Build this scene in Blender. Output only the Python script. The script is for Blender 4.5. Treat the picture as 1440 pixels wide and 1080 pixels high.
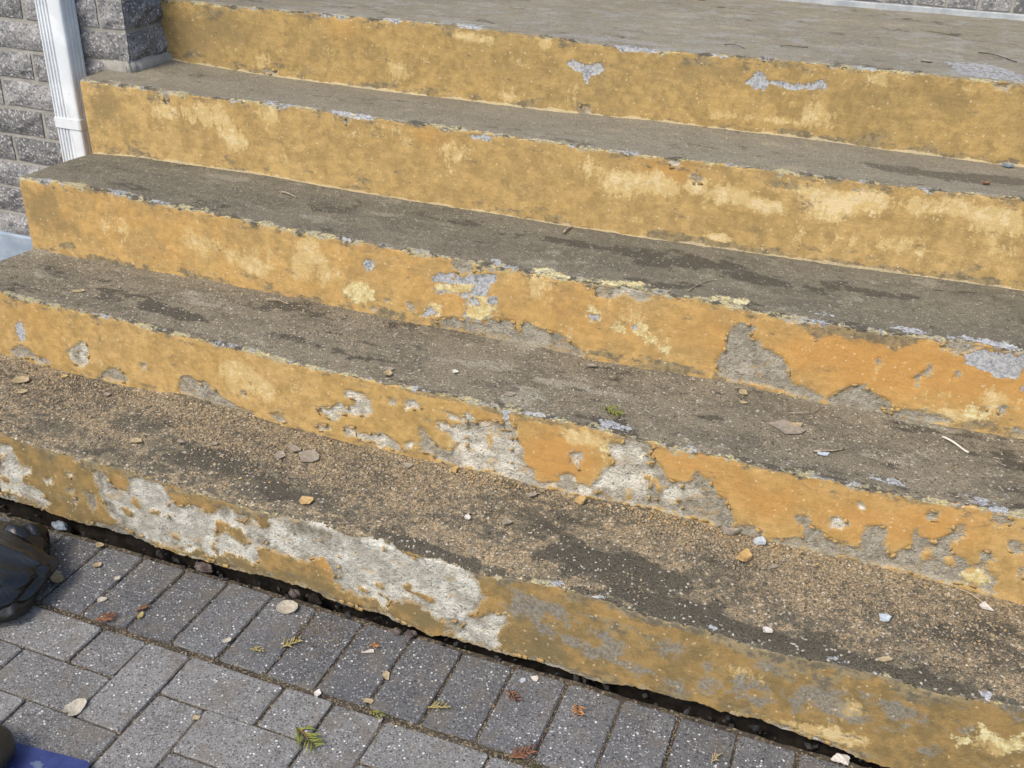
import bpy, bmesh, math, random
import numpy as np
from mathutils import Vector, Matrix

# ------------------------------------------------------------------ camera, sky, sun, exposure
scene = bpy.context.scene
for o in list(bpy.data.objects): bpy.data.objects.remove(o)
cam_d = bpy.data.cameras.new('camera'); cam = bpy.data.objects.new('camera', cam_d)
scene.collection.objects.link(cam); scene.camera = cam
cam_d.sensor_fit = 'HORIZONTAL'; cam_d.sensor_width = 36.0
cam_d.lens = 36.0 * 1461.25623 / 1440.0
cam_d.clip_start = 0.02; cam_d.clip_end = 2000
cam.location = (1.30125, -1.37147, 1.38427)
cam.rotation_mode = 'XYZ'; cam.rotation_euler = (1.07449, -0.02935, 0.36523)

SUN_DIR = Vector((-0.26, -0.58, 0.80)).normalized()
world = bpy.data.worlds.new('World'); scene.world = world; world.use_nodes = True
wt = world.node_tree; wt.nodes.clear()
sky = wt.nodes.new('ShaderNodeTexSky'); sky.sky_type = 'NISHITA'; sky.sun_disc = False
sky.sun_elevation = math.asin(SUN_DIR.z); sky.sun_rotation = math.atan2(SUN_DIR.x, SUN_DIR.y)
sky.air_density = 1.0; sky.dust_density = 3.0; sky.ozone_density = 0.6
bg = wt.nodes.new('ShaderNodeBackground'); bg.inputs[1].default_value = 0.13
wo = wt.nodes.new('ShaderNodeOutputWorld')
wt.links.new(sky.outputs[0], bg.inputs[0]); wt.links.new(bg.outputs[0], wo.inputs[0])
sun_d = bpy.data.lights.new('sun', 'SUN'); sun_d.energy = 1.25; sun_d.angle = math.radians(16); sun_d.color = (1.0, 0.92, 0.80)
sun = bpy.data.objects.new('sun', sun_d); scene.collection.objects.link(sun)
sun.rotation_euler = SUN_DIR.to_track_quat('Z', 'Y').to_euler(); sun.location = (-3, -3, 6)
scene.view_settings.view_transform = 'Standard'; scene.view_settings.look = 'None'
scene.view_settings.gamma = 1.0; scene.view_settings.use_curve_mapping = False
scene.view_settings.exposure = 1.17

scene.render.filter_size = 1.1
# measured edges of the stairs (x, z) and outlines of the paint losses (x, s): s<0 down the riser, s>0 back along the tread
YN=[0.0096, 0.2759, 0.5516, 0.8139, 1.0729]
ZN=[0.2129, 0.3831, 0.5668, 0.7637, 0.9316]
NOSE={1: [(-0.3459, 0.2236), (-0.2943, 0.2099), (-0.1629, 0.2098), (-0.1038, 0.2076), (-0.0218, 0.2117), (0.0664, 0.2025), (0.203, 0.1989), (0.2936, 0.199), (0.4175, 0.2009), (0.5558, 0.1987), (0.6615, 0.1947), (0.7447, 0.188), (0.8239, 0.2001), (0.8838, 0.2081), (0.9765, 0.2049), (1.056, 0.1951), (1.1334, 0.1995), (1.1551, 0.2007), (1.2325, 0.1935), (1.2959, 0.1913), (1.3562, 0.1993), (1.3899, 0.1994), (1.4474, 0.2039), (1.5207, 0.1982), (1.5797, 0.2073), (1.65, 0.2167)], 2: [(-0.5592, 0.3989), (-0.4327, 0.3922), (-0.3237, 0.3943), (-0.1882, 0.3917), (-0.0339, 0.3863), (0.1195, 0.3871), (0.239, 0.377), (0.3442, 0.3797), (0.4205, 0.3767), (0.5639, 0.3826), (0.6597, 0.3788), (0.7675, 0.3768), (0.8576, 0.3809), (0.9305, 0.3766), (1.0259, 0.3768), (1.1275, 0.3778), (1.2078, 0.3725), (1.3054, 0.3785), (1.3738, 0.3758), (1.4578, 0.3763), (1.5656, 0.3856), (1.6206, 0.388)], 3: [(-0.72, 0.5687), (-0.6037, 0.5758), (-0.4542, 0.5755), (-0.3173, 0.5671), (-0.0242, 0.5593), (0.0745, 0.5543), (0.1837, 0.5531), (0.3057, 0.5546), (0.3781, 0.5549), (0.5073, 0.5521), (0.5791, 0.553), (0.7249, 0.5527), (0.896, 0.555), (1.0047, 0.5593), (1.1077, 0.5494), (1.2211, 0.5513), (1.4435, 0.5579), (1.589, 0.57)], 4: [(-0.724, 0.7582), (-0.6154, 0.7569), (-0.4718, 0.7578), (-0.2702, 0.7587), (-0.1878, 0.7626), (0.1626, 0.7617), (0.4852, 0.7593), (0.7836, 0.7556), (1.0594, 0.7596), (1.3155, 0.7618), (1.5528, 0.7681)], 5: [(-0.3391, 0.9342), (-0.1475, 0.9375), (0.2327, 0.9406), (0.5093, 0.9353), (0.7, 0.9271), (0.9769, 0.9361), (1.2903, 0.9367), (1.5239, 0.9357)]}
BASE={1: [(-0.3949, 0.036), (-0.2992, 0.0398), (-0.201, 0.0319), (-0.1216, 0.0343), (-0.0532, 0.0357), (0.0211, 0.0263), (0.1023, 0.0251), (0.1988, 0.0238), (0.2572, 0.033), (0.3562, 0.0338), (0.4061, 0.0319), (0.4195, 0.0165), (0.4986, 0.0158), (0.5347, 0.0244), (0.5818, 0.0082), (0.6139, 0.0157), (0.6454, 0.0034), (0.6857, 0.0157), (0.7254, 0.0102), (0.8006, 0.0124), (0.9003, 0.0155), (0.9734, 0.0078), (1.0715, 0.0278), (1.1363, 0.0271), (1.1753, 0.0304), (1.2359, 0.0254), (1.2703, 0.0342), (1.3119, 0.0239), (1.3471, 0.0214), (1.4233, 0.011), (1.4577, 0.0071)], 2: [(-0.5705, 0.2263), (-0.4614, 0.2209), (-0.3298, 0.2193), (-0.2293, 0.2209), (-0.0783, 0.2327), (0.055, 0.2234), (0.1735, 0.2135), (0.2979, 0.2115), (0.44, 0.2097), (0.5624, 0.2113), (0.6837, 0.217), (0.756, 0.2105), (0.8739, 0.2119), (0.9869, 0.2214), (1.0901, 0.2206), (1.2035, 0.2106), (1.3127, 0.2137), (1.4123, 0.2149), (1.5074, 0.2109), (1.6155, 0.2104), (1.6644, 0.2089)], 3: [(-0.7259, 0.3786), (-0.4141, 0.3792), (-0.1775, 0.383), (0.0593, 0.3836), (0.2537, 0.3804), (0.4253, 0.3763), (0.5611, 0.3771), (0.666, 0.3793), (0.762, 0.3734), (0.8987, 0.3751), (1.0254, 0.3807), (1.0944, 0.3825), (1.2028, 0.3787), (1.2791, 0.3748), (1.3967, 0.3794), (1.4924, 0.3764), (1.6117, 0.38)], 4: [(-0.7367, 0.5615), (-0.5604, 0.5709), (-0.209, 0.5745), (0.1547, 0.569), (0.4901, 0.5673), (0.8, 0.5658), (1.0864, 0.5709), (1.3519, 0.5756), (1.5988, 0.5799)], 5: [(-0.6275, 0.771), (-0.3587, 0.7616), (0.0284, 0.7576), (0.4418, 0.7587), (0.714, 0.7642), (1.0913, 0.7662), (1.4371, 0.7603)]}
BLOBS=[(1, 0.102, 0.09, 0.13, 0.035, 0.9), (1, 0.305, 0.061, 0.09, 0.03, 1), (1, -0.096, 0.028, 0.08, 0.03, 0.6), (1, 0.994, 0.091, 0.16, 0.04, 1), (1, 1.129, 0.015, 0.12, 0.03, 1), (1, 1.376, 0.016, 0.1, 0.025, 1), (1, 1.498, 0.006, 0.1, 0.025, 1), (1, 0.713, 0.177, 0.07, 0.03, 0.4), (1, 0.818, 0.17, 0.07, 0.03, 0.7), (1, 1.538, 0.141, 0.08, 0.03, 0.5), (1, 1.634, 0.083, 0.06, 0.03, 0.6), (1, -0.293, 0.063, 0.07, 0.03, 0.5), (1, 1.225, 0.022, 0.12, 0.02, 0.8), (2, 1.458, 0.25, 0.09, 0.028, 1.0), (2, 1.582, 0.173, 0.06, 0.025, 0.8), (2, -0.153, 0.082, 0.1, 0.03, 0.5), (2, 1.082, 0.125, 0.1, 0.025, 0.6), (2, 0.367, 0.181, 0.12, 0.03, 0.4), (2, 1.291, 0.119, 0.05, 0.02, 0.7), (2, 0.923, 0.03, 0.15, 0.02, 0.4), (2, 0.598, -0.001, 0.15, 0.015, 0.6), (3, 0.528, 0.168, 0.2, 0.03, 0.5), (3, 0.987, 0.142, 0.2, 0.03, 0.6), (3, 1.413, 0.163, 0.2, 0.03, 0.6), (3, 0.076, 0.16, 0.1, 0.03, 0.4), (3, 1.137, 0.136, 0.1, 0.02, 0.7), (3, 1.451, 0.209, 0.06, 0.02, 0.7), (4, 1.437, 0.108, 0.2, 0.04, 0.5), (2, -0.105, 0.176, 0.1, 0.03, -0.6), (2, 0.591, 0.167, 0.12, 0.03, -0.7), (2, 0.848, 0.143, 0.14, 0.03, -0.8), (2, 0.2, 0.198, 0.08, 0.02, -0.5), (2, 1.15, 0.128, 0.08, 0.03, -0.5), (2, 1.376, 0.092, 0.1, 0.02, -0.5), (2, 0.712, 0.139, 0.1, 0.02, -0.5), (3, 0.364, 0.141, 0.1, 0.02, -0.4), (3, 0.837, 0.128, 0.1, 0.02, -0.3), (3, 1.531, 0.135, 0.08, 0.03, -0.4), (3, -0.561, 0.128, 0.1, 0.05, -0.4), (4, -0.512, 0.158, 0.1, 0.04, -0.4), (4, -0.233, 0.134, 0.08, 0.02, -0.5), (2, -0.568, 0.141, 0.1, 0.03, 0.5), (2, 0.176, 0.085, 0.08, 0.03, 0.4), (2, 1.245, 0.025, 0.1, 0.015, 0.6), (2, 1.602, 0.077, 0.06, 0.03, 0.6), (3, -0.246, 0.134, 0.12, 0.03, 0.5), (3, 0.709, 0.179, 0.12, 0.02, 0.6), (3, 0.235, 0.181, 0.1, 0.03, 0.4), (3, 1.568, 0.114, 0.06, 0.02, 0.5), (4, 0.747, 0.137, 0.3, 0.03, 0.25), (4, 1.295, 0.125, 0.2, 0.03, 0.4), (4, 1.546, 0.132, 0.08, 0.04, 0.6), (1, 1.616, 0.187, 0.06, 0.03, 0.5), (1, 1.133, 0.17, 0.08, 0.03, 0.5), (1, 0.633, 0.021, 0.1, 0.02, 0.5), (1, -0.092, 0.137, 0.1, 0.03, 0.4), (1, 0.696, 0.008, 0.12, 0.02, 0.7), (4, 0.841, -0.181, 0.05, 0.008, 1), (4, 0.962, -0.182, 0.06, 0.009, 1), (4, 1.101, -0.182, 0.08, 0.01, 0.9), (4, 1.279, -0.181, 0.08, 0.008, 0.8), (4, 1.449, -0.184, 0.08, 0.008, 0.7), (4, 1.557, -0.181, 0.03, 0.012, 1), (4, 1.092, -0.022, 0.05, 0.02, 0.6), (4, 1.345, -0.079, 0.02, 0.03, 0.6), (4, 1.129, -0.071, 0.05, 0.02, 0.5), (4, 0.079, -0.183, 0.06, 0.006, 0.8), (4, 0.199, -0.036, 0.08, 0.012, 0.4), (3, 0.823, -0.16, 0.05, 0.012, 1), (3, 0.939, -0.163, 0.06, 0.014, 0.9), (3, 1.036, -0.163, 0.05, 0.01, 0.8), (3, -0.619, -0.168, 0.05, 0.01, 0.8), (3, -0.469, -0.191, 0.08, 0.008, 0.8), (3, -0.256, -0.173, 0.08, 0.006, 0.7), (3, 1.08, 0.006, 0.04, 0.01, 1), (3, 1.156, 0.008, 0.04, 0.01, 1), (3, 1.258, 0.003, 0.04, 0.012, 1), (3, 1.407, 0.002, 0.05, 0.012, 1), (3, 1.544, -0.174, 0.05, 0.01, 1), (3, 0.321, -0.157, 0.08, 0.008, 0.6), (3, 1.294, -0.015, 0.12, 0.02, 0.5), (2, 1.164, 0.007, 0.05, 0.007, 1), (2, 1.223, 0.002, 0.06, 0.007, 1), (2, 1.093, 0.001, 0.05, 0.006, 0.8), (2, 0.791, -0.0, 0.08, 0.012, 0.6), (2, 0.658, -0.008, 0.03, 0.012, 0.8), (2, 0.932, -0.003, 0.03, 0.015, 0.9), (2, 1.465, -0.003, 0.05, 0.008, 0.9), (2, -0.191, -0.153, 0.06, 0.006, 0.6), (5, 0.051, -0.168, 0.1, 0.008, 0.6), (5, 0.571, -0.162, 0.02, 0.012, 0.8), (5, 1.209, -0.165, 0.2, 0.006, 0.6), (5, -0.558, -0.137, 0.03, 0.02, 0.6), (5, -0.477, -0.046, 0.05, 0.02, 0.5), (5, 1.109, -0.034, 0.08, 0.014, 0.5), (1, 0.88, -0.064, 0.09, 0.03, 0.7), (1, 1.051, -0.058, 0.09, 0.03, 0.5), (1, 1.306, -0.043, 0.1, 0.03, 0.6), (1, 1.169, -0.005, 0.12, 0.006, 1), (1, 1.265, -0.003, 0.08, 0.006, 1), (1, 1.02, -0.001, 0.06, 0.006, 1), (1, 0.262, -0.012, 0.05, 0.01, 0.8), (1, 0.456, -0.181, 0.05, 0.02, 0.5), (1, 1.521, -0.06, 0.08, 0.02, 0.4), (1, 1.392, -0.081, 0.05, 0.02, 0.6)]
FADE=[(5, -0.482, -0.083, 0.12, 0.06, -0.7), (5, -0.589, -0.111, 0.05, 0.06, -0.5), (5, -0.33, -0.124, 0.06, 0.03, 0.4), (5, -0.171, -0.04, 0.05, 0.03, -0.3), (5, -0.133, -0.1, 0.05, 0.03, 0.5), (5, 0.072, -0.126, 0.06, 0.03, 0.4), (5, 0.269, -0.025, 0.07, 0.012, 0.9), (5, 0.454, -0.018, 0.04, 0.02, 0.5), (5, 0.152, -0.19, 0.1, 0.015, 0.6), (5, 0.386, -0.162, 0.1, 0.015, 0.7), (5, 0.871, -0.038, 0.12, 0.03, -0.4), (5, 0.965, -0.136, 0.15, 0.012, 0.6), (5, 1.12, -0.103, 0.04, 0.03, 0.5), (5, 1.228, -0.021, 0.08, 0.02, 0.5), (5, 1.379, -0.043, 0.12, 0.03, -0.6), (5, 1.418, -0.024, 0.05, 0.01, 0.8), (5, 0.794, -0.093, 0.06, 0.05, -0.3), (5, 0.637, -0.076, 0.05, 0.05, -0.4), (5, -0.048, -0.066, 0.06, 0.04, -0.4), (4, -0.649, -0.061, 0.06, 0.06, -0.8), (4, -0.594, -0.129, 0.06, 0.02, 0.2), (4, -0.469, -0.05, 0.06, 0.03, 0.7), (4, -0.318, -0.051, 0.06, 0.05, 0.8), (4, -0.262, -0.108, 0.05, 0.03, 0.6), (4, -0.15, -0.027, 0.05, 0.05, 0.7), (4, -0.013, -0.062, 0.05, 0.05, -0.3), (4, 0.199, -0.044, 0.06, 0.03, 0.5), (4, 0.345, -0.058, 0.07, 0.04, 0.4), (4, 0.454, -0.119, 0.08, 0.02, -0.3), (4, 0.657, -0.055, 0.04, 0.03, 0.5), (4, 0.741, -0.067, 0.03, 0.04, 0.8), (4, 0.837, -0.062, 0.07, 0.03, 0.9), (4, 0.915, -0.052, 0.02, 0.03, 0.9), (4, 0.993, -0.066, 0.05, 0.02, 0.8), (4, 1.071, -0.079, 0.04, 0.015, 0.7), (4, 1.172, -0.065, 0.05, 0.03, 0.8), (4, 1.153, -0.037, 0.05, 0.02, 0.7), (4, 1.279, -0.027, 0.05, 0.03, 0.8), (4, 0.975, -0.165, 0.04, 0.012, 1), (4, 1.256, -0.131, 0.12, 0.02, 0.6), (4, 1.377, -0.037, 0.08, 0.03, 0.8), (4, 1.513, -0.05, 0.06, 0.03, 0.9), (4, 1.552, -0.105, 0.05, 0.03, 0.7), (4, 1.033, -0.132, 0.08, 0.02, -0.5), (4, 1.09, -0.007, 0.12, 0.015, -0.6), (4, 1.303, -0.009, 0.1, 0.012, -0.4), (3, -0.664, -0.069, 0.05, 0.06, -0.8), (3, -0.608, -0.12, 0.05, 0.04, -0.4), (3, -0.473, -0.098, 0.06, 0.03, 0.4), (3, -0.203, -0.08, 0.07, 0.04, 0.5), (3, -0.068, -0.108, 0.07, 0.04, 0.8), (3, 0.068, -0.079, 0.06, 0.05, 0.8), (3, 0.109, -0.028, 0.05, 0.03, 0.6), (3, 0.251, -0.099, 0.06, 0.02, 0.3), (3, 0.657, -0.025, 0.08, 0.05, 0.3), (3, 0.875, -0.051, 0.05, 0.05, 0.3), (3, 1.247, -0.054, 0.05, 0.03, 0.5), (3, 1.387, -0.09, 0.06, 0.04, 0.3), (3, 1.441, -0.103, 0.05, 0.03, 0.4), (3, 1.568, -0.116, 0.04, 0.04, 0.7), (3, 1.491, -0.159, 0.06, 0.015, 0.9), (3, 0.393, -0.024, 0.08, 0.02, -0.2), (3, 1.268, -0.019, 0.1, 0.02, -0.4), (2, -0.448, -0.045, 0.08, 0.04, -0.2), (2, -0.272, -0.064, 0.06, 0.05, -0.2), (2, -0.086, -0.091, 0.08, 0.05, 0.2), (2, 0.047, -0.061, 0.03, 0.05, 0.8), (2, 0.1, -0.067, 0.04, 0.04, 0.9), (2, 0.133, -0.094, 0.05, 0.03, 0.7), (2, 0.222, -0.066, 0.04, 0.03, 0.6), (2, -0.097, -0.041, 0.05, 0.04, -0.4), (2, 0.835, -0.027, 0.04, 0.02, 0.9), (2, 0.864, -0.033, 0.03, 0.02, 0.8), (2, 1.165, -0.045, 0.1, 0.02, -0.3), (1, -0.241, -0.02, 0.06, 0.03, -0.6), (1, -0.171, -0.127, 0.07, 0.02, -0.6), (1, -0.277, -0.175, 0.05, 0.02, -0.4), (1, 0.161, -0.166, 0.1, 0.02, -0.7), (1, 0.247, -0.157, 0.08, 0.02, -0.9), (1, 0.378, -0.152, 0.06, 0.03, -0.8), (1, 0.582, -0.136, 0.04, 0.02, -0.9), (1, 0.641, -0.149, 0.05, 0.02, -0.7), (1, 0.814, -0.111, 0.06, 0.05, -0.6), (1, 0.871, -0.167, 0.08, 0.03, -0.8), (1, 0.996, -0.02, 0.08, 0.03, 0.2), (1, 1.115, -0.071, 0.08, 0.03, -0.5), (1, 1.189, -0.067, 0.08, 0.02, 0.5), (1, 1.416, -0.09, 0.08, 0.02, 0.4), (1, 1.393, -0.154, 0.08, 0.015, 0.9), (1, 1.632, -0.094, 0.06, 0.03, 0.8), (1, 1.6, -0.04, 0.08, 0.02, -0.2)]
WARM=[(3, 1.433, -0.066, 0.2, 0.08, 1), (3, 1.302, -0.06, 0.1, 0.06, 0.6), (3, 1.587, -0.09, 0.08, 0.05, 0.8), (2, 0.766, -0.103, 0.08, 0.05, 1), (2, 0.824, -0.074, 0.06, 0.05, 0.9), (2, 0.659, -0.049, 0.05, 0.03, 0.6), (2, 1.044, -0.031, 0.08, 0.05, 0.8), (2, 1.167, -0.06, 0.1, 0.06, 0.6), (2, 1.359, -0.07, 0.12, 0.06, 0.7), (2, 1.509, -0.047, 0.1, 0.05, 0.8), (3, 1.025, -0.073, 0.1, 0.05, 0.5), (3, 0.66, -0.09, 0.15, 0.06, 0.3), (4, 0.85, -0.028, 0.06, 0.03, 0.8), (1, 0.43, -0.092, 0.03, 0.02, 0.8), (1, 0.142, -0.048, 0.06, 0.02, 0.6), (1, -0.048, -0.058, 0.03, 0.02, 0.6), (5, -0.087, -0.034, 0.06, 0.03, 0.4), (4, 0.273, -0.026, 0.05, 0.03, 0.5), (2, -0.486, -0.036, 0.06, 0.05, 0.3)]
OPS=[
(1,'W',[-0.3628,-0.0339,-0.3306,-0.0293,-0.3186,-0.0416,-0.3193,-0.0606,-0.3062,-0.0688,-0.2839,-0.0636,-0.2951,-0.0855,-0.3137,-0.1011,-0.3205,-0.1142,-0.303,-0.1202,-0.275,-0.118,-0.2617,-0.1297,-0.2537,-0.1468,-0.2747,-0.1683,-0.2923,-0.1576,-0.3207,-0.1646,-0.3395,-0.163,-0.3628,-0.1593,-0.3983,-0.169]),
(1,'Y',[-0.3625,-0.0637,-0.3463,-0.0633,-0.3591,-0.0816,-0.3667,-0.0798]),
(1,'Y',[-0.3774,-0.1206,-0.3653,-0.1213,-0.3608,-0.1355,-0.3784,-0.1402]),
(1,'W',[-0.2479,-0.0785,-0.2296,-0.0755,-0.2353,-0.092,-0.2495,-0.094]),
(1,'W',[-0.1889,-0.0498,-0.1731,-0.0475,-0.1785,-0.0637]),
(1,'G',[-0.1943,-0.0923,-0.1782,-0.0898,-0.1849,-0.1029,-0.1969,-0.1043]),
(1,'W',[-0.1829,-0.1118,-0.1673,-0.1113,-0.1844,-0.1371,-0.1905,-0.1292]),
(1,'G',[-0.3994,-0.1732,-0.3571,-0.1695,-0.3404,-0.1831,-0.3007,-0.1772,-0.2723,-0.1754,-0.2332,-0.18,-0.1685,-0.1731,-0.1353,-0.1625,-0.0961,-0.1581,-0.0711,-0.1483,-0.0355,-0.1627,0.0012,-0.1655,0.0202,-0.1848,0.1613,-0.1614,0.1583,-0.1853,-0.0456,-0.2196,-0.1552,-0.1845,-0.2743,-0.1838,-0.4073,-0.2031]),
(1,'W',[-0.1157,-0.0252,-0.092,-0.0191,-0.0792,-0.0309,-0.0672,-0.0465,-0.0541,-0.0565,-0.0356,-0.0579,-0.0244,-0.0408,-0.0215,-0.0203,0.0018,-0.0099,0.0273,-0.0059,0.0557,-0.0043,0.0651,-0.0115,0.0702,-0.0241,0.0791,-0.0359,0.0954,-0.0454,0.1249,-0.0364,0.1458,-0.0372,0.1624,-0.0428,0.1836,-0.0399,0.1697,-0.151,0.1474,-0.1584,0.1142,-0.1391,0.0751,-0.1594,0.0221,-0.1725,-0.0145,-0.1718,-0.0435,-0.1647,-0.0711,-0.1483,-0.0915,-0.1341,-0.1022,-0.1101,-0.1096,-0.0897,-0.1114,-0.0606,-0.1188,-0.0407]),
(1,'G',[-0.1157,-0.0252,-0.092,-0.0191,-0.0761,-0.0339,-0.0647,-0.0533,-0.0837,-0.0538,-0.1059,-0.0515]),
(1,'G',[-0.1016,-0.0874,-0.0752,-0.0889,-0.0717,-0.1106,-0.0577,-0.1375,-0.0842,-0.1362,-0.1022,-0.1101]),
(1,'Y',[-0.06,-0.0985,-0.0362,-0.1023,-0.0245,-0.1109,-0.0364,-0.1249,-0.0508,-0.1208]),
(1,'Y',[-0.0267,-0.0706,-0.0055,-0.0743,-0.0043,-0.0886,-0.0198,-0.0946]),
(1,'Y',[0.0147,-0.0832,0.0405,-0.0788,0.0348,-0.092,0.0163,-0.0955]),
(1,'Y',[0.0613,-0.1302,0.0724,-0.1281,0.0796,-0.1409,0.0671,-0.1392]),
(1,'G',[-0.1501,-0.0836,-0.1395,-0.0878,-0.1209,-0.0895,-0.1224,-0.1163,-0.1387,-0.1405,-0.1452,-0.1159]),
(1,'G',[-0.1591,0.0,-0.1422,0.0021,-0.1472,-0.0146,-0.1588,-0.0162]),
(1,'W',[0.0672,-0.0481,0.0959,-0.0466,0.1223,-0.035,0.1453,-0.046,0.1774,-0.0396,0.1862,-0.0244,0.2144,-0.0179,0.2308,-0.0239,0.2611,-0.0259,0.2804,-0.0346,0.2928,-0.0452,0.3042,-0.0314,0.3059,-0.0134,0.3266,-0.0043,0.35,0.0053,0.3747,0.0024,0.3981,0.0065,0.4263,0.0079,0.456,-0.0025,0.4811,-0.0051,0.5118,0.0014,0.5564,0.0109,0.5578,-0.1321,0.5391,-0.124,0.5171,-0.117,0.4841,-0.1355,0.4572,-0.152,0.4456,-0.1265,0.4374,-0.1002,0.4193,-0.0773,0.3957,-0.0878,0.3846,-0.1037,0.3615,-0.1014,0.3319,-0.0954,0.2916,-0.0924,0.2638,-0.0971,0.2745,-0.127,0.2587,-0.1468,0.2288,-0.1336,0.1974,-0.1321,0.1671,-0.1496,0.148,-0.1598,0.1249,-0.1447,0.093,-0.1665,0.0499,-0.1628]),
(1,'Y',[0.1784,-0.0591,0.2199,-0.0592,0.2426,-0.0706,0.2558,-0.0922,0.2429,-0.0997,0.2193,-0.0939,0.1998,-0.0833,0.1821,-0.0853,0.1766,-0.1017,0.1748,-0.0876]),
(1,'Y',[0.0621,-0.1295,0.08,-0.131,0.0782,-0.1428,0.0606,-0.1395]),
(1,'Y',[0.1544,-0.1238,0.1689,-0.1209,0.1685,-0.1379,0.1579,-0.1376]),
(1,'G',[0.2462,-0.0696,0.2665,-0.0709,0.2965,-0.0765,0.2987,-0.0885,0.2646,-0.0896,0.2479,-0.0854]),
(1,'G',[0.1862,-0.0244,0.2144,-0.0179,0.2308,-0.0239,0.2611,-0.0259,0.2494,-0.0399,0.2154,-0.0389,0.1913,-0.0389]),
(1,'G',[0.3447,0.0032,0.3826,0.0054,0.4263,0.0079,0.4558,-0.006,0.4479,-0.0328,0.4024,-0.0396,0.3631,-0.04,0.3517,-0.0185]),
(1,'G',[0.1027,-0.1748,0.2006,-0.1649,0.2358,-0.1652,0.3051,-0.1662,0.3567,-0.1618,0.4066,-0.169,0.4263,-0.1738,0.4725,-0.1728,0.5144,-0.1805,0.5497,-0.1866,0.5492,-0.2018,0.4051,-0.192,0.3555,-0.1772,0.2336,-0.1849,0.0993,-0.199]),
(1,'W',[0.4589,-0.0182,0.4844,-0.0137,0.5048,0.004,0.5256,0.0058,0.554,0.0108,0.574,0.0014,0.5988,-0.011,0.626,-0.012,0.661,0.0022,0.6957,0.0041,0.718,-0.0014,0.7356,-0.0081,0.7445,-0.0181,0.7476,-0.0313,0.7536,-0.044,0.7654,-0.0523,0.7511,-0.0687,0.7455,-0.0908,0.7279,-0.1087,0.7398,-0.1072,0.7633,-0.0946,0.7865,-0.0868,0.8012,-0.0912,0.8073,-0.1041,0.7933,-0.1245,0.782,-0.1411,0.7944,-0.1639,0.7888,-0.1797,0.7649,-0.1773,0.7407,-0.1721,0.7164,-0.1753,0.698,-0.1685,0.6795,-0.1691,0.6857,-0.1445,0.6642,-0.1463,0.6458,-0.1351,0.6304,-0.13,0.6151,-0.1212,0.5996,-0.1197,0.5868,-0.1316,0.5646,-0.1362,0.5511,-0.1631,0.5359,-0.1427,0.5167,-0.1419,0.4938,-0.1498,0.478,-0.1405,0.4519,-0.142]),
(1,'Y',[0.591,-0.087,0.6034,-0.0825,0.6094,-0.091,0.6279,-0.0915,0.6492,-0.0979,0.6568,-0.1076,0.646,-0.1116,0.6246,-0.1033,0.5969,-0.0991]),
(1,'Y',[0.5309,-0.1044,0.5468,-0.1008,0.5496,-0.1125,0.5369,-0.1132]),
(1,'Y',[0.4948,-0.1275,0.5143,-0.1208,0.5188,-0.1303,0.5007,-0.1401]),
(1,'Y',[0.7512,-0.0722,0.7687,-0.0691,0.7805,-0.0774,0.7692,-0.0936,0.7486,-0.0974,0.7338,-0.1026]),
(1,'Y',[0.7564,-0.0366,0.7795,-0.0361,0.7798,-0.0498,0.7596,-0.0533]),
(1,'G',[0.6796,-0.1398,0.7069,-0.1282,0.725,-0.1206,0.7101,-0.1487,0.6888,-0.1725,0.6765,-0.1704]),
(1,'G',[0.4894,-0.1736,0.5541,-0.1694,0.6484,-0.1893,0.6795,-0.1783,0.7194,-0.1776,0.771,-0.1834,0.8302,-0.182,0.9003,-0.192,0.9009,-0.2027,0.7712,-0.1944,0.6484,-0.1967,0.4887,-0.1888]),
(1,'M',[0.8153,-0.0293,0.8294,-0.0268,0.8356,-0.0425,0.855,-0.0354,0.8775,-0.0411,0.8967,-0.0351,0.9112,-0.0467,0.9206,-0.067,0.9243,-0.0827,0.9105,-0.0845,0.9041,-0.0697,0.8788,-0.0681,0.8654,-0.0811,0.8832,-0.1017,0.9007,-0.1126,0.887,-0.1214,0.8669,-0.1157,0.8458,-0.0887,0.8287,-0.0887,0.8083,-0.0787,0.7964,-0.0669,0.8133,-0.0536]),
(1,'M',[0.9656,-0.0791,0.9922,-0.0675,1.0042,-0.0806,1.0208,-0.083,1.0277,-0.1004,1.018,-0.1155,1.035,-0.1212,1.0569,-0.1211,1.0786,-0.1248,1.0637,-0.1365,1.0309,-0.1373,1.0138,-0.1316,0.9862,-0.1345,0.9586,-0.1393,0.947,-0.1332,0.9573,-0.1187,0.9815,-0.1087,0.9886,-0.0915,0.9718,-0.0887]),
(1,'M',[1.0904,-0.0559,1.1104,-0.0483,1.1241,-0.0559,1.1208,-0.0738,1.1035,-0.0825,1.0879,-0.0838,1.0822,-0.0788]),
(1,'M',[0.9063,-0.1104,0.9342,-0.1067,0.9514,-0.114,0.9472,-0.1367,0.9297,-0.1259,0.9098,-0.1231]),
(1,'M',[1.1663,-0.1092,1.1815,-0.1055,1.1843,-0.1284,1.1686,-0.1289]),
(1,'G',[0.7876,-0.1792,0.8466,-0.1811,0.9044,-0.1824,0.9617,-0.1846,1.0042,-0.1863,1.0714,-0.1624,1.0881,-0.1677,1.0727,-0.1763,1.0025,-0.2017,0.9343,-0.203,0.8471,-0.1956,0.7879,-0.1902]),
(1,'B',[0.8765,0.005,0.89,0.0139,0.9028,0.009,0.9031,-0.0011,0.8866,-0.002]),
(1,'B',[0.9491,0.0006,0.973,0.011,0.9826,0.0059,0.9657,-0.0018]),
(1,'M',[1.1661,-0.0731,1.176,-0.0686,1.1804,-0.0835,1.1709,-0.0913]),
(1,'M',[1.2076,-0.0946,1.2237,-0.0803,1.2437,-0.0783,1.274,-0.0793,1.2801,-0.0869,1.2612,-0.0948,1.2421,-0.1028,1.2227,-0.1115]),
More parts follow.
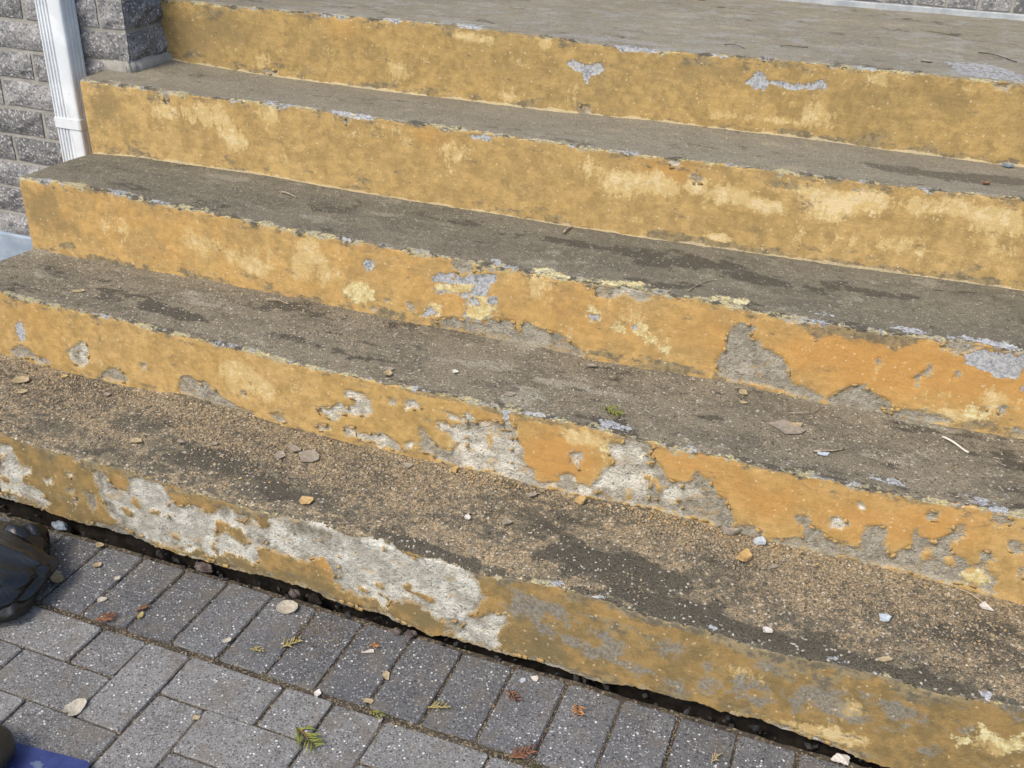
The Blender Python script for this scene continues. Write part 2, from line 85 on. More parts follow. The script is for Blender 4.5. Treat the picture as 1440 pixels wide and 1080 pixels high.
(1,'M',[1.2134,-0.1194,1.2482,-0.1106,1.2772,-0.1018,1.2891,-0.1139,1.2758,-0.1265,1.2505,-0.1269]),
(1,'M',[1.3054,-0.0915,1.3239,-0.0868,1.3321,-0.078,1.3214,-0.0706,1.3341,-0.0608,1.3628,-0.0627,1.394,-0.0511,1.3978,-0.0598,1.3789,-0.0731,1.3994,-0.0826,1.4016,-0.1088,1.3865,-0.1173,1.3685,-0.1109,1.3494,-0.0971,1.3362,-0.1039,1.3346,-0.1249,1.3192,-0.1186,1.3162,-0.0989]),
(1,'M',[1.4161,-0.0974,1.437,-0.0974,1.4415,-0.1094,1.4173,-0.1173]),
(1,'M',[1.0997,-0.1335,1.1307,-0.1271,1.1434,-0.1475,1.1344,-0.1611,1.1117,-0.1472]),
(1,'M',[1.1609,-0.1166,1.1807,-0.1073,1.1971,-0.1133,1.1835,-0.1302,1.1657,-0.1352]),
(1,'M',[1.2573,-0.0327,1.2745,-0.0324,1.288,-0.0402,1.275,-0.0521,1.2544,-0.0471]),
(1,'W',[1.1913,-0.1722,1.2346,-0.1617,1.2705,-0.1602,1.2954,-0.1564,1.32,-0.1566,1.3465,-0.1704,1.3959,-0.1728,1.4412,-0.1854,1.443,-0.1953,1.3993,-0.1928,1.3486,-0.1839,1.3173,-0.1714,1.2959,-0.1597,1.2364,-0.1751]),
(1,'B',[1.1565,0.0042,1.165,0.0122,1.1862,0.0079,1.172,0.0027]),
(1,'B',[1.3534,0.0114,1.3737,0.019,1.3952,0.0148,1.3796,0.0074]),
(1,'M',[1.4211,-0.0527,1.4466,-0.0546,1.4783,-0.0497,1.4913,-0.0567,1.5135,-0.0526,1.5283,-0.0702,1.5124,-0.0695,1.4913,-0.0797,1.4748,-0.091,1.4648,-0.0758,1.4468,-0.0677,1.4293,-0.06]),
(1,'M',[1.4141,-0.1048,1.4351,-0.1048,1.4513,-0.104,1.4344,-0.1135,1.4164,-0.1176]),
(1,'M',[1.4571,-0.1096,1.4815,-0.1011,1.498,-0.0898,1.4827,-0.1072,1.4633,-0.1167]),
(1,'M',[1.5314,-0.1297,1.5518,-0.1208,1.5586,-0.1325,1.5501,-0.1451,1.5361,-0.142]),
(1,'P',[1.5699,-0.0926,1.5821,-0.1093,1.6111,-0.0846,1.6285,-0.0862,1.646,-0.1075,1.6713,-0.0875,1.6635,-0.0552,1.6461,-0.0715,1.6171,-0.0731,1.6017,-0.0514,1.5991,-0.088]),
(1,'M',[1.6231,-0.0077,1.6503,0.0061,1.6571,-0.0292,1.6455,-0.0333]),
(1,'M',[1.5782,-0.0708,1.5903,-0.0675,1.5944,-0.0762,1.5842,-0.079]),
(1,'B',[1.5883,0.0124,1.6052,0.0154,1.6052,-0.006,1.5963,-0.0083]),
(1,'B',[1.425,0.0019,1.436,0.0053,1.4433,-0.0008,1.4327,-0.004]),
(2,'B',[-0.5358,-0.0777,-0.5206,-0.0682,-0.5113,-0.083,-0.5146,-0.1145,-0.5341,-0.1234,-0.5396,-0.1016]),
(2,'G',[-0.5731,-0.1561,-0.5361,-0.1316,-0.5114,-0.1369,-0.4932,-0.1517,-0.463,-0.1515,-0.454,-0.1687,-0.4797,-0.1677,-0.5127,-0.1607,-0.5595,-0.173]),
(2,'W',[-0.3967,-0.1136,-0.3742,-0.098,-0.3494,-0.0802,-0.3332,-0.0829,-0.3285,-0.1009,-0.3385,-0.1294,-0.355,-0.148,-0.38,-0.1451,-0.3944,-0.1324]),
(2,'G',[-0.3873,-0.1195,-0.3635,-0.1074,-0.365,-0.1345,-0.3791,-0.141]),
(2,'G',[-0.3063,-0.1571,-0.2858,-0.1369,-0.2514,-0.1289,-0.2336,-0.1438,-0.2329,-0.1628,-0.2746,-0.165,-0.3219,-0.1724]),
(2,'G',[-0.0914,-0.131,-0.0759,-0.1046,-0.0557,-0.0995,-0.0383,-0.1137,-0.011,-0.1113,0.0108,-0.1214,0.0065,-0.156,-0.028,-0.1524,-0.0704,-0.1482,-0.0943,-0.1506]),
(2,'G',[-0.1894,-0.0994,-0.171,-0.0968,-0.1754,-0.111,-0.1897,-0.1126]),
(2,'G',[-0.3453,-0.0019,-0.3306,0.0118,-0.3217,-0.0068,-0.3392,-0.0117]),
(2,'G',[-0.0903,-0.1285,-0.0753,-0.106,-0.0551,-0.1009,-0.0407,-0.1083,-0.0208,-0.1038,0.0075,-0.1236,0.0249,-0.1384,0.058,-0.1497,0.1025,-0.1583,0.0936,-0.1716,0.0523,-0.166,0.026,-0.1607,-0.0124,-0.158,-0.043,-0.1539,-0.0814,-0.1488]),
(2,'W',[0.254,-0.0987,0.2866,-0.092,0.3194,-0.0745,0.3401,-0.081,0.3545,-0.0702,0.3517,-0.0569,0.331,-0.0545,0.3389,-0.0371,0.3559,-0.0417,0.3767,-0.0362,0.3897,-0.0502,0.3954,-0.0803,0.3743,-0.0897,0.3531,-0.0991,0.318,-0.0998,0.3134,-0.1189,0.2956,-0.119,0.2675,-0.1104]),
(2,'G',[0.1447,-0.1464,0.1678,-0.1353,0.1806,-0.1572,0.1613,-0.1672]),
(2,'W',[0.2545,-0.1424,0.2877,-0.1316,0.294,-0.1449,0.2645,-0.155]),
(2,'G',[0.0739,-0.1091,0.0855,-0.1065,0.084,-0.1197,0.0744,-0.1219]),
(2,'W',[0.3597,-0.1377,0.3879,-0.1297,0.4158,-0.1218,0.4396,-0.131,0.4598,-0.1486,0.4594,-0.1632,0.4423,-0.1595,0.4146,-0.1585,0.387,-0.1518,0.359,-0.1526]),
(2,'Y',[0.3836,-0.1491,0.4116,-0.1448,0.4078,-0.155,0.3868,-0.1574]),
(2,'W',[0.3211,-0.1325,0.3533,-0.125,0.3558,-0.1461,0.3307,-0.1524]),
(2,'G',[0.4323,-0.0335,0.4491,-0.0338,0.4504,-0.0474,0.4319,-0.0474]),
(2,'W',[0.4693,-0.03,0.4958,-0.0302,0.5088,-0.0415,0.4921,-0.0499,0.4688,-0.0516]),
(2,'G',[0.4999,-0.0868,0.5148,-0.0908,0.5246,-0.1101,0.5378,-0.1216,0.5511,-0.1295,0.531,-0.1481,0.504,-0.1502,0.501,-0.122]),
(2,'W',[0.5415,-0.0681,0.5644,-0.0635,0.5742,-0.0781,0.5839,-0.065,0.5676,-0.0523,0.5579,-0.0373,0.5806,-0.0419,0.5935,-0.0486,0.6062,-0.0314,0.6222,-0.0372,0.632,-0.0516,0.654,-0.0386,0.6789,-0.0287,0.7038,-0.0257,0.7078,-0.1527,0.6854,-0.1555,0.6563,-0.1565,0.627,-0.1582,0.5975,-0.1635,0.5643,-0.1662,0.5309,-0.1553,0.5444,-0.1345,0.5775,-0.1264,0.5873,-0.1094,0.5709,-0.1035,0.5479,-0.0877]),
(2,'G',[0.531,-0.1373,0.5841,-0.1245,0.5974,-0.1491,0.5909,-0.1655,0.5643,-0.1662,0.5309,-0.1553]),
(2,'G',[0.6287,-0.0456,0.654,-0.0386,0.6789,-0.0287,0.7038,-0.0257,0.7043,-0.0425,0.6607,-0.0572,0.6386,-0.0669]),
(2,'Y',[0.65,-0.0774,0.6562,-0.0688,0.6629,-0.0876,0.6617,-0.1054,0.6553,-0.1037]),
(2,'Y',[0.6479,-0.1412,0.6622,-0.1299,0.6688,-0.1334,0.6561,-0.1441]),
(2,'Y',[0.5644,-0.0566,0.5903,-0.0529,0.5968,-0.0614,0.5774,-0.0634]),
(2,'B',[0.6815,-0.0079,0.6968,-0.0007,0.6913,-0.0255,0.6835,-0.0242]),
(2,'W',[0.467,-0.1326,0.4841,-0.1255,0.494,-0.1378,0.4701,-0.1464]),
(2,'W',[0.607,-0.0455,0.6389,-0.0469,0.6639,-0.0315,0.6952,-0.032,0.714,-0.0339,0.7149,-0.0608,0.7246,-0.0719,0.7286,-0.095,0.7312,-0.1222,0.7549,-0.1261,0.7559,-0.1505,0.781,-0.1513,0.8054,-0.1423,0.8075,-0.1243,0.8225,-0.1176,0.8379,-0.1212,0.8422,-0.1411,0.8542,-0.1384,0.8726,-0.1398,0.8936,-0.095,0.9097,-0.0728,0.9119,-0.0621,0.9022,-0.0517,0.8887,-0.0293,0.9059,-0.024,0.9233,-0.022,0.9333,-0.0027,0.9734,-0.0027,0.9885,-0.012,0.9806,-0.0336,0.9888,-0.0447,1.013,-0.0584,1.0174,-0.0739,1.032,-0.0768,1.0489,-0.0758,1.0572,-0.1518,1.0224,-0.1509,0.9872,-0.1503,0.9578,-0.1515,0.9166,-0.1602,0.8802,-0.1618,0.8374,-0.1633,0.794,-0.1625,0.7502,-0.1663,0.7121,-0.1701,0.6795,-0.1507,0.6471,-0.1493,0.608,-0.1574]),
(2,'G',[0.607,-0.0455,0.6389,-0.0469,0.6639,-0.0315,0.6952,-0.032,0.714,-0.0339,0.7142,-0.0423,0.677,-0.0536,0.6072,-0.073]),
(2,'G',[0.8054,-0.1423,0.8075,-0.1243,0.8225,-0.1176,0.8379,-0.1212,0.8422,-0.1411,0.8374,-0.1633,0.794,-0.1625]),
(2,'G',[0.8733,-0.15,0.8965,-0.1354,0.9381,-0.1291,0.985,-0.1267,1.014,-0.1256,1.0543,-0.125,1.0572,-0.1518,1.0224,-0.1509,0.9578,-0.1515,0.9166,-0.1602,0.8802,-0.1618]),
(2,'G',[0.9233,-0.022,0.9333,-0.0027,0.9734,-0.0027,0.9885,-0.012,0.9806,-0.0336,0.9648,-0.0343,0.9468,-0.0256]),
(2,'G',[0.9723,-0.0522,0.9888,-0.0447,1.013,-0.0584,1.0174,-0.0739,0.9947,-0.0765,0.9766,-0.0678]),
(2,'Y',[0.6521,-0.074,0.6567,-0.0658,0.6635,-0.0847,0.6607,-0.1029,0.6543,-0.1012]),
(2,'Y',[0.6501,-0.1377,0.6628,-0.1269,0.6709,-0.13,0.6599,-0.1419]),
(2,'Y',[0.9718,-0.0791,0.9922,-0.0805,1.0023,-0.0947,1.0113,-0.0991,1.0007,-0.1087,0.9819,-0.0934]),
(2,'Y',[0.9433,-0.1207,0.9511,-0.1255,0.954,-0.1421,0.9453,-0.1444]),
(2,'W',[0.8231,-0.0762,0.8346,-0.067,0.8495,-0.0656,0.8495,-0.0877,0.8461,-0.1056,0.8331,-0.0912]),
(2,'P',[0.8858,-0.0302,0.8971,-0.0234,0.9019,-0.0485,0.894,-0.061,0.8858,-0.0501]),
(2,'B',[0.724,0.0072,0.7383,0.0142,0.7621,0.0162,0.7705,0.0008,0.7465,-0.0005,0.7282,-0.0018]),
(2,'B',[0.8721,0.0286,0.8925,0.0398,0.9158,0.0306,0.9427,0.0286,0.941,0.0131,0.9068,0.0106,0.8802,0.0112]),
(2,'B',[0.6804,-0.0038,0.6974,-0.0012,0.6949,-0.0219,0.6857,-0.0243]),
(2,'G',[0.9864,-0.0315,1.0132,-0.0577,1.0148,-0.0739,1.0336,-0.0757,1.059,-0.0758,1.0662,-0.064,1.0698,-0.0466,1.0777,-0.043,1.0844,-0.0528,1.0986,-0.0557,1.1064,-0.0735,1.1164,-0.0875,1.1341,-0.0957,1.1412,-0.1067,1.1477,-0.1247,1.1579,-0.1381,1.1525,-0.1503,1.17,-0.1338,1.1895,-0.1337,1.2072,-0.141,1.21,-0.1608,1.182,-0.1604,1.1484,-0.1621,1.1073,-0.151,1.0616,-0.1499,1.0208,-0.1472,0.9882,-0.1424]),
(2,'W',[1.0073,-0.0995,1.0346,-0.0855,1.0738,-0.082,1.0819,-0.1034,1.052,-0.1147,1.0156,-0.1245]),
(2,'Y',[0.9823,-0.0791,0.997,-0.082,1.013,-0.098,1.0055,-0.1102,0.9954,-0.0959]),
(2,'Y',[1.1516,-0.1437,1.1637,-0.1292,1.1753,-0.132,1.1628,-0.1432]),
(2,'G',[1.2122,-0.1569,1.2462,-0.1489,1.2793,-0.1377,1.2793,-0.1209,1.2604,-0.1019,1.2589,-0.0923,1.2815,-0.0856,1.2904,-0.1083,1.3066,-0.1112,1.3218,-0.1227,1.344,-0.1286,1.3501,-0.1636,1.312,-0.1597,1.2591,-0.1629]),
(2,'W',[1.3154,-0.0852,1.3349,-0.0772,1.3385,-0.0973,1.3261,-0.1014]),
(2,'W',[1.315,-0.086,1.3291,-0.0765,1.3474,-0.077,1.3518,-0.087,1.3384,-0.0997,1.3226,-0.0999]),
(2,'G',[1.2844,-0.107,1.2986,-0.1138,1.3153,-0.1189,1.3325,-0.1265,1.3541,-0.1292,1.378,-0.1313,1.3795,-0.1109,1.3809,-0.0908,1.3811,-0.0777,1.4009,-0.0754,1.4126,-0.0704,1.4188,-0.0897,1.4248,-0.1142,1.4345,-0.1312,1.4464,-0.1144,1.4652,-0.0964,1.4585,-0.0751,1.4654,-0.0609,1.4725,-0.0658,1.4761,-0.0779,1.4966,-0.0833,1.5108,-0.0707,1.5225,-0.0587,1.52,-0.0466,1.5296,-0.0368,1.5396,-0.0395,1.5442,-0.0605,1.5372,-0.0715,1.5264,-0.077,1.5281,-0.0959,1.5369,-0.1036,1.5549,-0.1094,1.5599,-0.1213,1.5757,-0.1173,1.5813,-0.0997,1.5725,-0.0924,1.5801,-0.084,1.5948,-0.0866,1.5976,-0.0986,1.5885,-0.1106,1.5965,-0.1247,1.609,-0.1376,1.6157,-0.1719,1.5996,-0.1698,1.5741,-0.1637,1.5451,-0.1642,1.5111,-0.1654,1.4802,-0.1591,1.4436,-0.1518,1.4114,-0.1582,1.3647,-0.1592,1.3243,-0.1562,1.2927,-0.1589]),
(2,'Y',[1.4779,-0.1231,1.4894,-0.1075,1.4986,-0.099,1.4984,-0.1153,1.4892,-0.1305]),
(2,'Y',[1.5189,-0.1206,1.533,-0.1077,1.5393,-0.1259,1.5285,-0.1316]),
(2,'P',[1.5555,-0.1452,1.5665,-0.1295,1.5853,-0.1277,1.5992,-0.1468,1.5877,-0.1599,1.5651,-0.1562]),
(2,'G',[1.4738,-0.0307,1.4834,-0.0194,1.4938,-0.0236,1.4923,-0.0396,1.4809,-0.0419]),
(2,'G',[1.6076,-0.0612,1.6171,-0.0525,1.6337,-0.0539,1.6387,-0.0743,1.6282,-0.0791,1.6158,-0.0763]),
(2,'G',[1.6401,-0.1089,1.6452,-0.1009,1.6532,-0.1338,1.6462,-0.1295]),
(2,'G',[1.5716,-0.0112,1.5996,-0.0075,1.6103,-0.0141,1.6018,-0.0269,1.5891,-0.0315,1.5783,-0.0249]),
(2,'W',[1.36,-0.0328,1.3675,-0.032,1.3722,-0.0433,1.364,-0.0475]),
(2,'B',[1.5683,0.0152,1.596,0.0109,1.5924,-0.0062,1.5685,-0.0027]),
(2,'B',[1.3629,0.0502,1.4214,0.0496,1.4321,0.0341,1.4022,0.0314,1.3714,0.0388]),
(2,'B',[1.5289,0.0375,1.5663,0.0293,1.5891,0.0132,1.5658,0.0093,1.5335,0.0189]),
(3,'B',[0.2341,-0.0544,0.2402,-0.0428,0.2516,-0.0375,0.2625,-0.0411,0.2639,-0.0532,0.2561,-0.0641,0.243,-0.0655]),
(3,'P',[0.1813,-0.1266,0.2016,-0.1048,0.2321,-0.0997,0.2579,-0.1135,0.261,-0.1313,0.2414,-0.1494,0.2183,-0.1534,0.192,-0.1432]),
(3,'B',[0.4057,-0.0535,0.4271,-0.0406,0.4553,-0.035,0.4799,-0.0406,0.4972,-0.0303,0.5213,-0.0294,0.5349,-0.0204,0.5587,-0.0172,0.5574,-0.0338,0.5423,-0.0466,0.5392,-0.0644,0.5498,-0.0731,0.5635,-0.0707,0.5605,-0.0922,0.5541,-0.111,0.5334,-0.1253,0.5197,-0.1421,0.4948,-0.1399,0.477,-0.1365,0.4875,-0.1128,0.4802,-0.0894,0.4625,-0.0825,0.4412,-0.0833,0.4269,-0.0933,0.4126,-0.0892,0.4074,-0.069]),
(3,'P',[0.4074,-0.0655,0.427,-0.0651,0.4624,-0.058,0.5113,-0.0518,0.4942,-0.076,0.4625,-0.0825,0.4341,-0.0812,0.4162,-0.0884]),
(3,'P',[0.4872,-0.081,0.56,-0.0713,0.5574,-0.1068,0.5231,-0.1379,0.4806,-0.1357,0.491,-0.112]),
(3,'B',[0.4943,-0.0865,0.5118,-0.0831,0.5225,-0.0988,0.505,-0.1055,0.4944,-0.0971]),
(3,'B',[0.5412,-0.078,0.5567,-0.0771,0.5537,-0.0969,0.5433,-0.0952]),
(3,'B',[0.4448,-0.058,0.4624,-0.0545,0.4589,-0.0622,0.4448,-0.065]),
(3,'Y',[0.4518,-0.0444,0.4624,-0.0423,0.4589,-0.0517,0.4518,-0.0514]),
(3,'G',[0.4553,-0.0041,0.5022,0.0035,0.5074,-0.0214,0.4972,-0.0303,0.4763,-0.0344,0.4518,-0.0254]),
(3,'G',[0.3791,0.0049,0.4057,0.0088,0.4096,-0.006,0.3919,-0.0111]),
(3,'P',[0.398,-0.119,0.4232,-0.1191,0.4304,-0.1356,0.4159,-0.1496,0.3793,-0.1575,0.3832,-0.142]),
(3,'B',[0.3868,-0.1413,0.3979,-0.1281,0.4159,-0.1423,0.3976,-0.1554,0.3793,-0.1556]),
(3,'G',[0.3412,-0.1281,0.354,-0.1293,0.3648,-0.1456,0.3537,-0.1495]),
(3,'G',[0.2855,-0.1289,0.2985,-0.1284,0.3002,-0.1354,0.2871,-0.1359]),
(3,'G',[0.2506,-0.1552,0.264,-0.1528,0.2617,-0.1625,0.2522,-0.1631]),
(3,'G',[0.4122,-0.1614,0.4267,-0.1509,0.4556,-0.1411,0.4842,-0.1422,0.5197,-0.1439,0.5405,-0.1276,0.5682,-0.1226,0.6028,-0.1231,0.6043,-0.1693,0.5624,-0.1703,0.513,-0.1723,0.4629,-0.1723,0.4267,-0.1729]),
(3,'B',[0.1774,0.0094,0.1954,0.021,0.205,-0.0007,0.1879,-0.005]),
(3,'B',[0.5305,0.0268,0.5543,0.0317,0.5612,0.0099,0.545,0.0079]),
(3,'G',[0.5558,-0.1263,0.5938,-0.1227,0.6012,-0.1391,0.6153,-0.147,0.6145,-0.1258,0.6277,-0.1126,0.6453,-0.1268,0.6658,-0.1297,0.6995,-0.13,0.727,-0.1422,0.7478,-0.1559,0.7623,-0.1744,0.7293,-0.1809,0.6883,-0.175,0.6471,-0.1692,0.6058,-0.174,0.5569,-0.1728]),
(3,'G',[0.7746,-0.0172,0.7863,-0.0036,0.8211,-0.0028,0.8517,0.0017,0.8959,-0.0033,0.8971,-0.0162,0.8733,-0.0269,0.8539,-0.0203,0.8376,-0.0131,0.8195,-0.0228,0.814,-0.0338,0.7944,-0.0271,0.7823,-0.0359]),
(3,'P',[0.7616,-0.0631,0.7738,-0.0525,0.7853,-0.0556,0.7888,-0.0821,0.7831,-0.0934,0.773,-0.0884,0.7627,-0.08]),
(3,'B',[0.7621,-0.0715,0.7881,-0.072,0.7861,-0.0895,0.7729,-0.0867]),
(3,'P',[0.8187,-0.0938,0.8369,-0.0802,0.8466,-0.0819,0.8451,-0.1026,0.8293,-0.1056]),
(3,'P',[0.8609,-0.0827,0.8773,-0.0712,0.8932,-0.0734,0.8969,-0.0964,0.9118,-0.1043,0.9131,-0.1177,0.8938,-0.1141,0.8702,-0.098]),
(3,'P',[0.9227,-0.1196,0.9343,-0.1108,0.9464,-0.1225,0.9367,-0.1344,0.9271,-0.1326]),
(3,'B',[0.8609,-0.0827,0.8715,-0.0773,0.8727,-0.0907,0.8649,-0.0921]),
(3,'P',[0.6342,0.0162,0.659,0.0305,0.6853,0.0215,0.7164,0.007,0.6855,0.002,0.6478,0.006]),
(3,'P',[0.7657,0.0145,0.8032,0.0173,0.8622,0.0322,0.8895,0.0236,0.8612,0.0128,0.7891,0.0004]),
(3,'G',[1.0393,-0.1294,1.0455,-0.1174,1.0557,-0.1008,1.0549,-0.071,1.0611,-0.0494,1.0743,-0.0357,1.0973,-0.029,1.1095,-0.0321,1.1085,-0.0454,1.0979,-0.0549,1.1164,-0.0603,1.1303,-0.0758,1.1514,-0.0801,1.1731,-0.0891,1.1845,-0.1068,1.1937,-0.1284,1.208,-0.1458,1.2311,-0.1445,1.2472,-0.1549,1.2627,-0.162,1.2583,-0.1697,1.2387,-0.1736,1.2026,-0.1673,1.148,-0.158,1.1181,-0.1573,1.0946,-0.1636,1.0701,-0.1644,1.0509,-0.1601]),
(3,'G',[1.2666,-0.168,1.2755,-0.1527,1.2958,-0.1387,1.3153,-0.1216,1.3315,-0.1185,1.3505,-0.1314,1.3657,-0.1383,1.3835,-0.1448,1.4005,-0.1613,1.392,-0.1748,1.3643,-0.1754,1.3224,-0.1772,1.28,-0.179]),
(3,'P',[1.014,0.0227,1.0511,0.034,1.086,0.0399,1.0861,0.0231,1.0473,0.0072,1.02,0.0082]),
(3,'B',[1.1972,0.0369,1.2306,0.0419,1.2628,0.0302,1.2325,0.0266]),
(3,'B',[1.3511,0.0261,1.3672,0.0271,1.3677,0.0193,1.3544,0.0179]),
(3,'G',[1.163,-0.0034,1.1869,0.0079,1.1918,-0.0063,1.17,-0.0117]),
(3,'G',[1.3442,-0.0609,1.3526,-0.0578,1.3545,-0.0719,1.349,-0.0761]),
(3,'B',[1.4959,-0.0289,1.5087,-0.018,1.5269,-0.0097,1.5332,-0.015,1.558,-0.015,1.5786,-0.0185,1.5922,-0.0134,1.6015,-0.0512,1.5927,-0.0671,1.5771,-0.0648,1.5545,-0.0648,1.5427,-0.057,1.5273,-0.0559,1.5023,-0.0467]),
(3,'B',[1.6014,-0.0823,1.6072,-0.0748,1.6123,-0.0956,1.6067,-0.0937]),
(3,'G',[1.4508,-0.0097,1.4692,0.0033,1.4949,-0.0013,1.5207,-0.0043,1.5087,-0.018,1.4927,-0.0262,1.469,-0.0229,1.4553,-0.0184]),
(3,'G',[1.4175,-0.0911,1.4273,-0.0732,1.4449,-0.0557,1.4506,-0.0581,1.4366,-0.0794,1.4252,-0.1025]),
(3,'G',[1.487,-0.077,1.4928,-0.062,1.4964,-0.0726,1.49,-0.0846]),
(3,'G',[1.3633,-0.1642,1.396,-0.1609,1.4223,-0.1555,1.4595,-0.1522,1.4821,-0.1586,1.506,-0.1715,1.4784,-0.1791,1.4373,-0.1758,1.3958,-0.1743]),
(3,'P',[1.5139,-0.1473,1.5288,-0.132,1.5487,-0.1291,1.5615,-0.1401,1.5608,-0.1597,1.5368,-0.1568]),
(3,'G',[1.5445,-0.1329,1.5569,-0.1311,1.5604,-0.1467,1.5505,-0.1482]),
(3,'G',[1.5753,-0.1332,1.583,-0.1224,1.5945,-0.1282,1.5936,-0.1461,1.5794,-0.1455]),
(3,'G',[1.6134,-0.1854,1.6107,-0.1631,1.6292,-0.1652,1.6338,-0.1837]),
(3,'B',[1.3494,0.0268,1.4002,0.0312,1.4273,0.0189,1.4171,0.0095,1.3745,0.0136]),
(3,'B',[1.4532,0.0266,1.4893,0.0263,1.5299,0.0179,1.5894,-0.0019,1.5908,-0.0077,1.556,-0.0061,1.5047,0.0057,1.4614,0.0105]),
(4,'W',[0.8463,-0.0053,0.8752,-0.0019,0.8768,-0.0163,0.8539,-0.022]),
(4,'W',[1.2358,-0.0199,1.2523,-0.0177,1.2502,-0.0265,1.237,-0.0265]),
(4,'G',[0.8989,-0.0313,0.9253,-0.034,0.927,-0.0485,0.9069,-0.051]),
(4,'G',[-0.4888,0.008,-0.424,0.0083,-0.4239,-0.0048,-0.4458,-0.0071,-0.4538,-0.0416,-0.4645,-0.0405,-0.4662,-0.0159,-0.4817,-0.0108]),
(4,'G',[-0.6461,0.024,-0.6203,0.027,-0.6014,-0.0004,-0.6155,-0.0009]),
(4,'B',[-0.2704,-0.0018,-0.2393,-0.002,-0.2615,-0.0143]),
(4,'B',[0.012,0.0143,0.12,0.0141,0.1342,-0.008,0.0915,-0.01,0.0271,-0.0049]),
(4,'G',[0.0411,-0.0128,0.0699,-0.0125,0.0619,-0.0295]),
(4,'B',[-0.1768,0.0184,-0.1386,0.024,-0.1279,-0.007,-0.1578,-0.0039]),
(4,'B',[0.3136,-0.0042,0.3338,-0.0047,0.3305,-0.0144]),
(4,'B',[0.3806,-0.011,0.4464,-0.0055,0.4336,-0.0164,0.3874,-0.0194]),
(5,'B',[0.5197,-0.0564,0.5394,-0.0474,0.5665,-0.0529,0.5866,-0.0531,0.6059,-0.0442,0.6168,-0.0581,0.6079,-0.0718,0.5817,-0.0788,0.5763,-0.0984,0.5656,-0.0905,0.5646,-0.075,0.534,-0.07]),
(5,'B',[0.6354,-0.0004,0.6739,0.0492,0.7006,-0.0066,0.6559,-0.0127]),
(5,'B',[0.2201,0.0299,0.2952,0.0386,0.297,-0.0036,0.2403,-0.0065]),
(5,'B',[0.0275,0.0017,0.0721,0.017,0.0728,-0.0091]),
(5,'G',[0.5526,-0.1531,0.5863,-0.1478,0.5908,-0.1632,0.564,-0.1707]),
(5,'G',[-0.3385,-0.1578,-0.2883,-0.155,-0.2937,-0.1681,-0.3357,-0.1716]),
(5,'B',[0.9479,-0.053,0.9599,-0.0521,0.9693,-0.0337,0.987,-0.0322,0.998,-0.0458,1.0189,-0.0466,1.0494,-0.0523,1.0726,-0.0499,1.0951,-0.0446,1.1227,-0.036,1.1331,-0.0465,1.1261,-0.056,1.0975,-0.059,1.0512,-0.0639,1.0144,-0.0559,0.9929,-0.0731,0.9747,-0.0719,0.9551,-0.0614]),
(5,'B',[1.1773,0.0223,1.2348,0.0059,1.2251,-0.0055,1.1852,-0.0021]),
(5,'B',[1.364,0.1778,1.455,0.1974,1.5284,0.0963,1.5245,0.0117,1.4516,0.0224,1.3983,0.0368]),
(5,'G',[1.4687,-0.0077,1.4996,-0.006,1.4973,-0.0183,1.4763,-0.0179]),
(5,'B',[0.6928,0.0273,0.7531,0.0162,0.7388,-0.0072,0.7006,-0.0066]),
]

XL = -0.7256; XR = 3.0
rng = np.random.default_rng(7); random.seed(7)
COL = scene.collection

# ------------------------------------------------------------------ helpers
def link(o, parent=None):
    COL.objects.link(o)
    if parent is not None: o.parent = parent
    return o
def tag(o, label=None, cat=None, group=None, kind=None):
    if label: o['label'] = label
    if cat: o['category'] = cat
    if group: o['group'] = group
    if kind: o['kind'] = kind
    return o
def empty(name, loc=(0, 0, 0)):
    o = bpy.data.objects.new(name, None); o.location = loc; o.empty_display_size = 0.1; return link(o)
def mesh_obj(name, verts, faces, mat, parent=None, smooth=False, loc=None):
    me = bpy.data.meshes.new(name); me.from_pydata([tuple(map(float, v)) for v in verts], [], [tuple(map(int, f)) for f in faces]); me.update()
    if mat: me.materials.append(mat)
    if smooth: me.polygons.foreach_set('use_smooth', [True] * len(me.polygons))
    o = bpy.data.objects.new(name, me)
    if loc is not None: o.location = loc
    return link(o, parent)
def fast_mesh(name, V, F, mat, smooth=False):
    """V (n,3), F (m,k) constant k"""
    V = np.asarray(V, np.float32); F = np.asarray(F, np.int32); k = F.shape[1]
    me = bpy.data.meshes.new(name)
    me.vertices.add(len(V)); me.vertices.foreach_set('co', V.ravel())
    me.loops.add(F.size); me.loops.foreach_set('vertex_index', F.ravel())
    me.polygons.add(len(F)); me.polygons.foreach_set('loop_start', np.arange(0, F.size, k, dtype=np.int32))
    if smooth: me.polygons.foreach_set('use_smooth', np.ones(len(F), bool))
    me.update(calc_edges=True); me.validate()
    if mat: me.materials.append(mat)
    return me
def fattr(me, name, arr):
    a = me.attributes.new(name, 'FLOAT', 'POINT'); a.data.foreach_set('value', np.asarray(arr, np.float32).ravel())

def _h(ix, iy, seed):
    n = (ix.astype(np.int64) * 374761393 + iy.astype(np.int64) * 668265263 + seed * 1442695041) & 0xffffffff
    n = ((n ^ (n >> 13)) * 1274126177) & 0xffffffff
    n = ((n ^ (n >> 16)) * 2246822519) & 0xffffffff
    return ((n ^ (n >> 15)) & 0xffffff) / float(0xffffff)
def vnoise(x, y, seed=0):
    x = np.asarray(x, float); y = np.asarray(y, float)
    ix = np.floor(x); iy = np.floor(y); fx = x - ix; fy = y - iy
    fx = fx * fx * fx * (fx * (fx * 6 - 15) + 10); fy = fy * fy * fy * (fy * (fy * 6 - 15) + 10)
    a = _h(ix, iy, seed); b = _h(ix + 1, iy, seed); c = _h(ix, iy + 1, seed); d = _h(ix + 1, iy + 1, seed)
    return ((a * (1 - fx) + b * fx) * (1 - fy) + (c * (1 - fx) + d * fx) * fy) * 2 - 1
